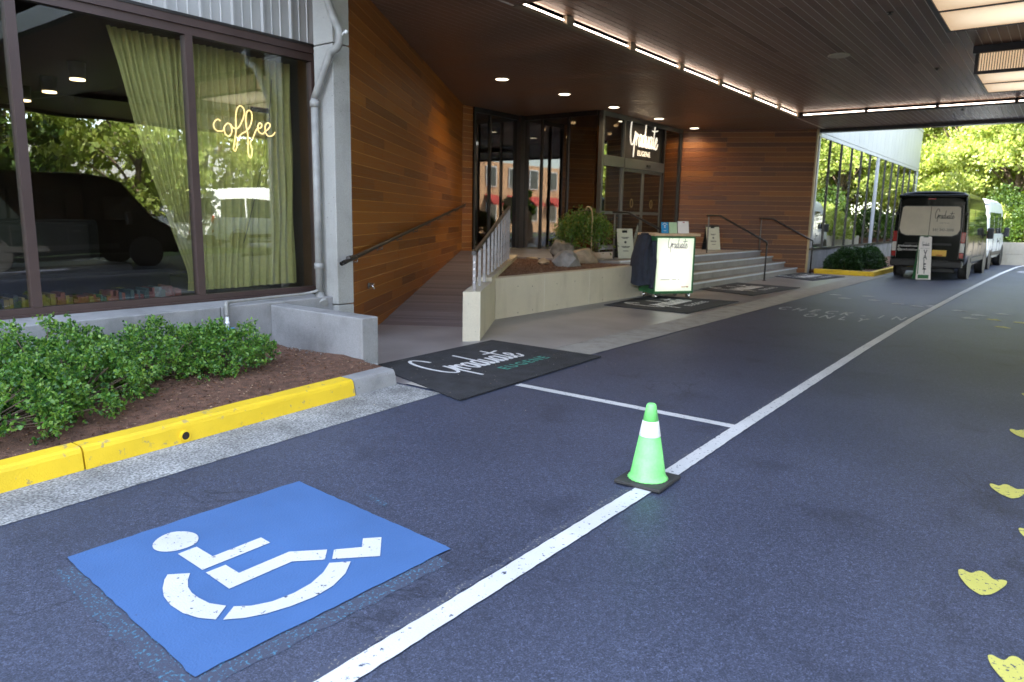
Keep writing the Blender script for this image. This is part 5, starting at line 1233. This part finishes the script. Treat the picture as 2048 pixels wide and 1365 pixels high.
# valet sign
vsn = thing('valet_sign', 'tall white valet sign with green edge leaning by the black van', 'sign', (-3.30, 24.55, .006), rotz=rad(36))
f = Matrix.Rotation(rad(-5), 4, 'X'); Fz = lambda x, z: f @ frame((x, -.0175, z), (1, 0, 0), (0, 0, 1))
hgt, wb, wt = 1.30, .215, .175
prof = [(-wb, 0), (wb, 0), (wt, hgt-.05), (wt-.05, hgt), (-wt+.05, hgt), (-wt, hgt-.05)]
X = lambda mb, n, m: part(mb, n, m, vsn, True)
FF = f @ Matrix(((1, 0, 0, 0), (0, 0, -1, 0), (0, 1, 0, 0), (0, 0, 0, 1)))
X(MB().prism(prof, -.016, .016, FF), 'front_board', CARDW)
X(MB().prism([(x, z) for x, z in prof], -.016, .016, Matrix.Translation((0, .20, 0)) @ Matrix.Rotation(rad(4), 4, 'X') @ Matrix(((1, 0, 0, 0), (0, 0, -1, 0), (0, 1, 0, 0), (0, 0, 0, 1)))), 'back_board', GREENP)
X(MB().box(-.19, -.0172, .16, -.165, -.0165, .88, f).box(-.17, -.0172, .03, .15, -.0165, .14, f), 'green_band', GREENP)
X(MB().box(-.07, -.018, hgt-.055, .07, -.0165, hgt-.03, f, bev=0), 'grip_slot', DARK)
mb = MB()
for i, ch in enumerate('VALET'): text(mb, ch, .20, Fz(.01, .74-.14*i), .018, 'CENTER', .85)
X(mb, 'letters', PRINTK)
mb = MB(); script_word(mb, Fz(-.10, 1.0), .1, .042); mb.box(-.14, -.0178, .92, .13, -.0172, .925, f); X(mb, 'script_print', PRINTK)

# ================================================================== FAR BUILDING
XF = -6.62
fb = thing('far_building', 'pale sided hotel wing with a long band of reflecting windows', 'building', (XF, 34, 0))
B = lambda mb, n, m: part(mb, n, m, fb)
Y0, Y9 = 24.46, 43.4
B(MB().box(XF-.3, Y0, 0, XF+.02, Y9, .74), 'base_wall', CONC)
B(MB().box(XF-.1, Y0, .74, XF+.05, Y9, .80), 'sill', DKMET)
B(MB().box(XF-.25, Y0, 4.30, XF+.02, Y9, 4.42), 'head_rail', SIDINGL)
yg = [Y0+.14]+[25.98+1.513*i for i in range(12)]
for i, y_ in enumerate(yg[1:]):
    th_ = i == 5
    B(MB().box(XF-.06, y_-(.05 if th_ else .025), .80, XF+(.05 if th_ else .03), y_+(.05 if th_ else .025), 4.30), 'mullion', SIDINGL if th_ else DKMET)
B(MB().box(XF-.1, Y0, .80, XF+.05, Y0+.14, 4.30), 'corner_post', SIDINGL); B(MB().box(XF-.3, Y9-.16, .80, XF+.02, Y9, 4.30), 'corner_post', SIDINGL)
ye = yg+[Y9-.16]
for a, b in zip(ye[:-1], ye[1:]): B(MB().box(XF-.02, a+.026, .80, XF-.008, b-.026, 4.30), 'glass_pane', G_FAR)
n = 25; w = (Y9-Y0)/n
for i in range(n): B(MB().box(XF-.06, Y0+i*w+.004, 4.43, XF+.03, Y0+(i+1)*w-.004, 6.30), 'siding_panel', SIDINGL)
B(MB().box(-21, Y0, 6.301, XF+.06, Y9+.05, 6.40), 'roof', SIDINGL)
B(MB().box(-21, Y0, 0, -7.6, Y9-.05, .1).box(-8.2, Y0+.1, 0, -8.1, Y9, 4.4).box(-21, Y9-.1, 0, XF-.3, Y9, 6.3).box(-21, Y0, 4.40, XF-.07, Y9-.11, 4.5), 'interior_wall', ROOMW)
B(MB().box(-21, Y9+.0, 0, XF+.0, Y9+.02, 6.3), 'end_wall', SIDINGL)
# planting island before it
isl = thing('kerb_island', 'yellow kerb edging the far planting island by the black van', 'kerb', (-5.6, 25, 0))
part(MB().box(-6.4, 24.46, 0, -4.78, 24.62, .15, bev=.015), 'kerb_stone', YELLOW, isl); part(MB().box(-4.78-.0, 24.47, 0, -4.63, 42, .15, bev=.015), 'kerb_stone', YELLOW, isl)
struct('island_soil', MB().box(XF+.03, 24.63, 0, -4.79, 42, .11), SOIL, 'dark soil of the far planting island')
def dome_shrub(label, cx, cy, r, h, seed, tips=900, size=.05, z0=.1, m=LEAFD, group=None, name='clipped_shrub'):
    t = thing(name, label, 'shrub', (cx, cy, z0), group); s = sph(tips*8); s[:, 2] = np.abs(s[:, 2]); k = 1+.09*np.sin(5*s[:, 0]+seed)+.08*np.sin(7*s[:, 1]+4*s[:, 2]); f = nrs.uniform(.72, 1.02, len(s))
    C = s*np.array([r, r, h])*(k*f)[:, None]; crown(t, 'foliage', m, C, s, size, aspect=.4, spread=.7)
    part(MB().tube([(0, 0, -.05), (0, 0, h*.5)], .03, 6), 'stem', BARK, t, True); return t
dome_shrub('round dark clipped shrub nearest the far wood wall corner', -5.75, 25.5, .58, .68, 1, group='clipped shrubs on the far island'); dome_shrub('round dark clipped shrub behind the first, beside the van', -5.55, 26.9, .62, .70, 4, group='clipped shrubs on the far island'); dome_shrub('round dark clipped shrub hidden mostly by the black van', -5.6, 28.4, .62, .70, 7, group='clipped shrubs on the far island')

# ================================================================== BACKGROUND: retaining wall, trees
rwt = thing('retaining_wall', 'tan concrete retaining wall at the end of the drive', 'wall', (0, 38, 0))
ra, rb = Vector((-6.4, 44.2, 0)), Vector((-2.6, 36.6, 0)); rc = Vector((14, 41.5, 0))
def wall_run(a, b, n):
    d = (b-a)/n; u = d.normalized()
    for i in range(n):
        p = a+d*i; part(MB().box(.005, 0, 0, d.length-.005, .25, .45, frame(p, u, (-u.y, u.x, 0))).box(.005, .01, .46, d.length-.005, .25, .94, frame(p, u, (-u.y, u.x, 0))), 'wall_panel', CONCT, rwt)
wall_run(rb, rc, 7); wall_run(Vector((-4.2, 43, 0)), rb+Vector((-.02, .05, 0)), 3)
struct('planted_bank', MB().prism([(-12, 46), (-4.0, 43.3), (-2.4, 37.0), (14, 41.9), (40, 50), (40, 120), (-60, 120), (-60, 47)], .0, .86), SOIL, 'earth bank behind the retaining wall')
def tree(label, x, y, h, r, seed, m, z0=.85, clumps=46, per=170, size=.17, cat='tree', name='street_tree', base=.28, group='sunlit trees beyond the drive'):
    st = np.random.RandomState(seed); t = thing(name, label, cat, (x, y, z0), group)
    tr = MB(); tr.tube(catmull([(0, 0, -.1), (st.normal(0, .1), st.normal(0, .1), h*.3), (st.normal(0, .2), st.normal(0, .2), h*.8)], 6), [h*.022*(1-.6*i/12) for i in range(13)], 9)
    C = []; D = []
    for c in range(clumps):
        u = st.normal(0, 1, 3); u /= np.linalg.norm(u); f = st.uniform(.35, 1)**.6
        zc = h*(base+(1-base)*.5)+u[2]*f*h*(1-base)*.5; wr = r*math.sqrt(max(.12, 1-((zc-h*(base+(1-base)*.45))/(h*(1-base)*.58))**2))
        cc = np.array([u[0]*f*wr*1.1, u[1]*f*wr*1.1, zc]); cr = st.uniform(.16, .30)*r
        s = st.normal(0, 1, (per, 3)); s /= np.linalg.norm(s, axis=1)[:, None]; q = s*np.array([1.25, 1.25, .62])*cr*st.uniform(.35, 1.08, per)[:, None]
        C.append(cc+q); D.append(s*.5+np.array([0, 0, .5]))
        if c % 3 == 0: tr.tube(catmull([(0, 0, max(h*.18, zc*.55)), tuple(cc*np.array([.5, .5, 1])-np.array([0, 0, h*.06])), tuple(cc)], 4), [.05*h/8]*4+[.02*h/8]*5, 5)
    crown(t, 'foliage', m, np.concatenate(C), np.concatenate(D), size, aspect=.42, spread=.55)
    part(tr, 'trunk', BARK, t, True); return t
TL = [('bright green tree beyond the far building corner', -8.2, 50, 9.5, 3.4, LEAFT), ('bright green tree above the black van roof', -5.2, 48, 10, 3.2, LEAFT), ('sunlit tree behind the white van', -2.4, 46.0, 9.5, 3.0, LEAFT), ('sunlit tree at the right edge beyond the retaining wall', .6, 45.5, 9.5, 3.2, LEAFT), ('sunlit tree right of the last one, mirrored in the windows', 4.2, 47, 9.5, 3.2, LEAFT),
      ('tall tree rising behind the bright front row', -6, 56, 13, 4.5, LEAFT), ('tall tree farthest right behind the front row', .5, 57, 14, 5, LEAFT)]
for i, (lb, x, y_, h, r, m_) in enumerate(TL): tree(lb, x, y_, h, r, 20+i, m_, clumps=105, per=260, size=.165, base=.05)
for i, (x, y_) in enumerate(((3.0, 54), (6.5, 60), (6.0, 46), (11, 58), (9.5, 66))): tree(['bushy low tree far right, first seen in the far windows', 'bushy low tree far right, behind the first', 'bushy low tree beyond the retaining wall right end', 'bushy low tree far right beside the shop building', 'bushy low tree farthest right of all'][i], x, y_, 8, 3.4, 90+i, LEAFT, clumps=70, per=150, size=.24, base=.0)
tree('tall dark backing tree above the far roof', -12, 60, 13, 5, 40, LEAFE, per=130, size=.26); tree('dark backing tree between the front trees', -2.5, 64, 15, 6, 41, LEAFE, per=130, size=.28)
for i, (x, y_, r, h) in enumerate(((-4.6, 44.4, 1.1, 1.6), (-3.0, 41.0, 1.2, 1.7), (-1.3, 40.0, 1.2, 1.9), (.6, 40.8, 1.2, 1.8), (-2.2, 43.0, 1.6, 2.7), (.2, 43.4, 1.6, 2.6))):
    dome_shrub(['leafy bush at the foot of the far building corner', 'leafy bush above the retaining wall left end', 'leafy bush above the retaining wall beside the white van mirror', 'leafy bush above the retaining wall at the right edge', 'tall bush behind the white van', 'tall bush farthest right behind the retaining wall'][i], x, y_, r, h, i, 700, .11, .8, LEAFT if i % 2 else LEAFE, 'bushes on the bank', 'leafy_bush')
# reflected side of the drive: trees right of the canopy, planted verge, street building behind the camera
for i, (lb, x, y_, h, r, m_) in enumerate((('tree across the drive mirrored in the cafe window', 12.0, 7.5, 8, 3.4, LEAFE), ('second tree across the drive mirrored in the cafe window', 14.5, 14.5, 8.5, 3.3, LEAFT), ('third tree across the drive mirrored in the far windows', 10.5, 33, 8.5, 3.6, LEAFT), ('fourth tree across the drive mirrored in the far windows', 8.5, 41, 9, 3.6, LEAFT), ('fifth tree across the drive mirrored in the far windows', 10, 50, 10, 3.8, LEAFT), ('dense tree across the drive mirrored in the left cafe pane', 14.5, 2.0, 8.5, 3.6, LEAFE), ('bushy tree across the drive mirrored beside the curtain', 17.5, 11, 9, 3.8, LEAFT), ('bushy tree across the drive mirrored by the neon sign', 19, 20, 9, 4, LEAFT), ('broad tree across the street behind the parked dark van', 21, 5, 10, 4.5, LEAFT), ('broad tree at the street corner behind the camera', 16, -6, 9.5, 4, LEAFT), ('broad tree across the drive level with the doors', 16, 26, 10, 4.2, LEAFT), ('slender tree by the peach building mirrored in the lobby glass', 13.6, -18.2, 4.2, 1.2, LEAFE))):
    tree(lb, x, y_, h, r, 60+i, m_, z0=0, clumps=60, per=150, size=.24, base=.14, group='trees across the drive seen in reflections')
pb = thing('street_building', 'peach building with red awnings mirrored in the lobby glass', 'building', (22, -30, 0))
part(MB().box(17.5, -37.2, 0, 30, -17, 6.6), 'wall', PEACH, pb)
for i in range(6):
    y_ = -36.5+i*3.4
    for z in (1.1, 4.3):
        wv = part(MB().box(17.40, y_, z, 17.52, y_+1.5, z+1.9), 'window', WHTPAINT, pb); gp = MB().box(17.38, y_+.12, z+.1, 17.399, y_+1.38, z+1.8); gp.v = [(a-22, b+30, c) for a, b, c in gp.v]; gq = gp.build('pane', CARGLASS); gq.parent = wv
        if z < 2: part(MB().prism([(0, 0), (-1.0, -.75), (-1.0, -.95), (0, -.1)], y_-.15, y_+1.65, Matrix(((1, 0, 0, 17.5), (0, 0, 1, 0), (0, 1, 0, 3.6), (0, 0, 0, 1)))), 'awning', AWN, pb)

# low pale building, parked vans and lawn across the drive: what the cafe window mirrors
ob = thing('shop_building', 'low pale building across the drive mirrored in the cafe window', 'building', (30, 16, 0))
part(MB().box(26, -4, 0, 36, 46, 5.2), 'wall', SIDINGL, ob); part(MB().box(25.7, -4.3, 5.201, 36.3, 46.3, 5.6), 'roof_edge', SIDING, ob)
for i in range(12): part(MB().box(25.93, -2+i*4, 1.0, 25.999, .2+i*4, 3.0), 'window', CARGLASS, ob)
v1 = van('dark passenger van parked across the drive, mirrored in the left cafe pane', BLKPAINT, (6.6, 5.4, 0), rad(3), False)
v2 = van('white passenger van parked across the drive, mirrored behind the neon sign', WHTPAINT, (13.4, 16.5, 0), rad(0), False)
struct('verge', MB().quad((9.2, -20, .012), (13.0, -20, .012), (13.0, 40, .012), (9.2, 40, .012)), mat('lawn', (.06, .11, .02), .9, .3, 3, bump=1, bscale=40, coord='World'), 'strip of lawn across the drive')
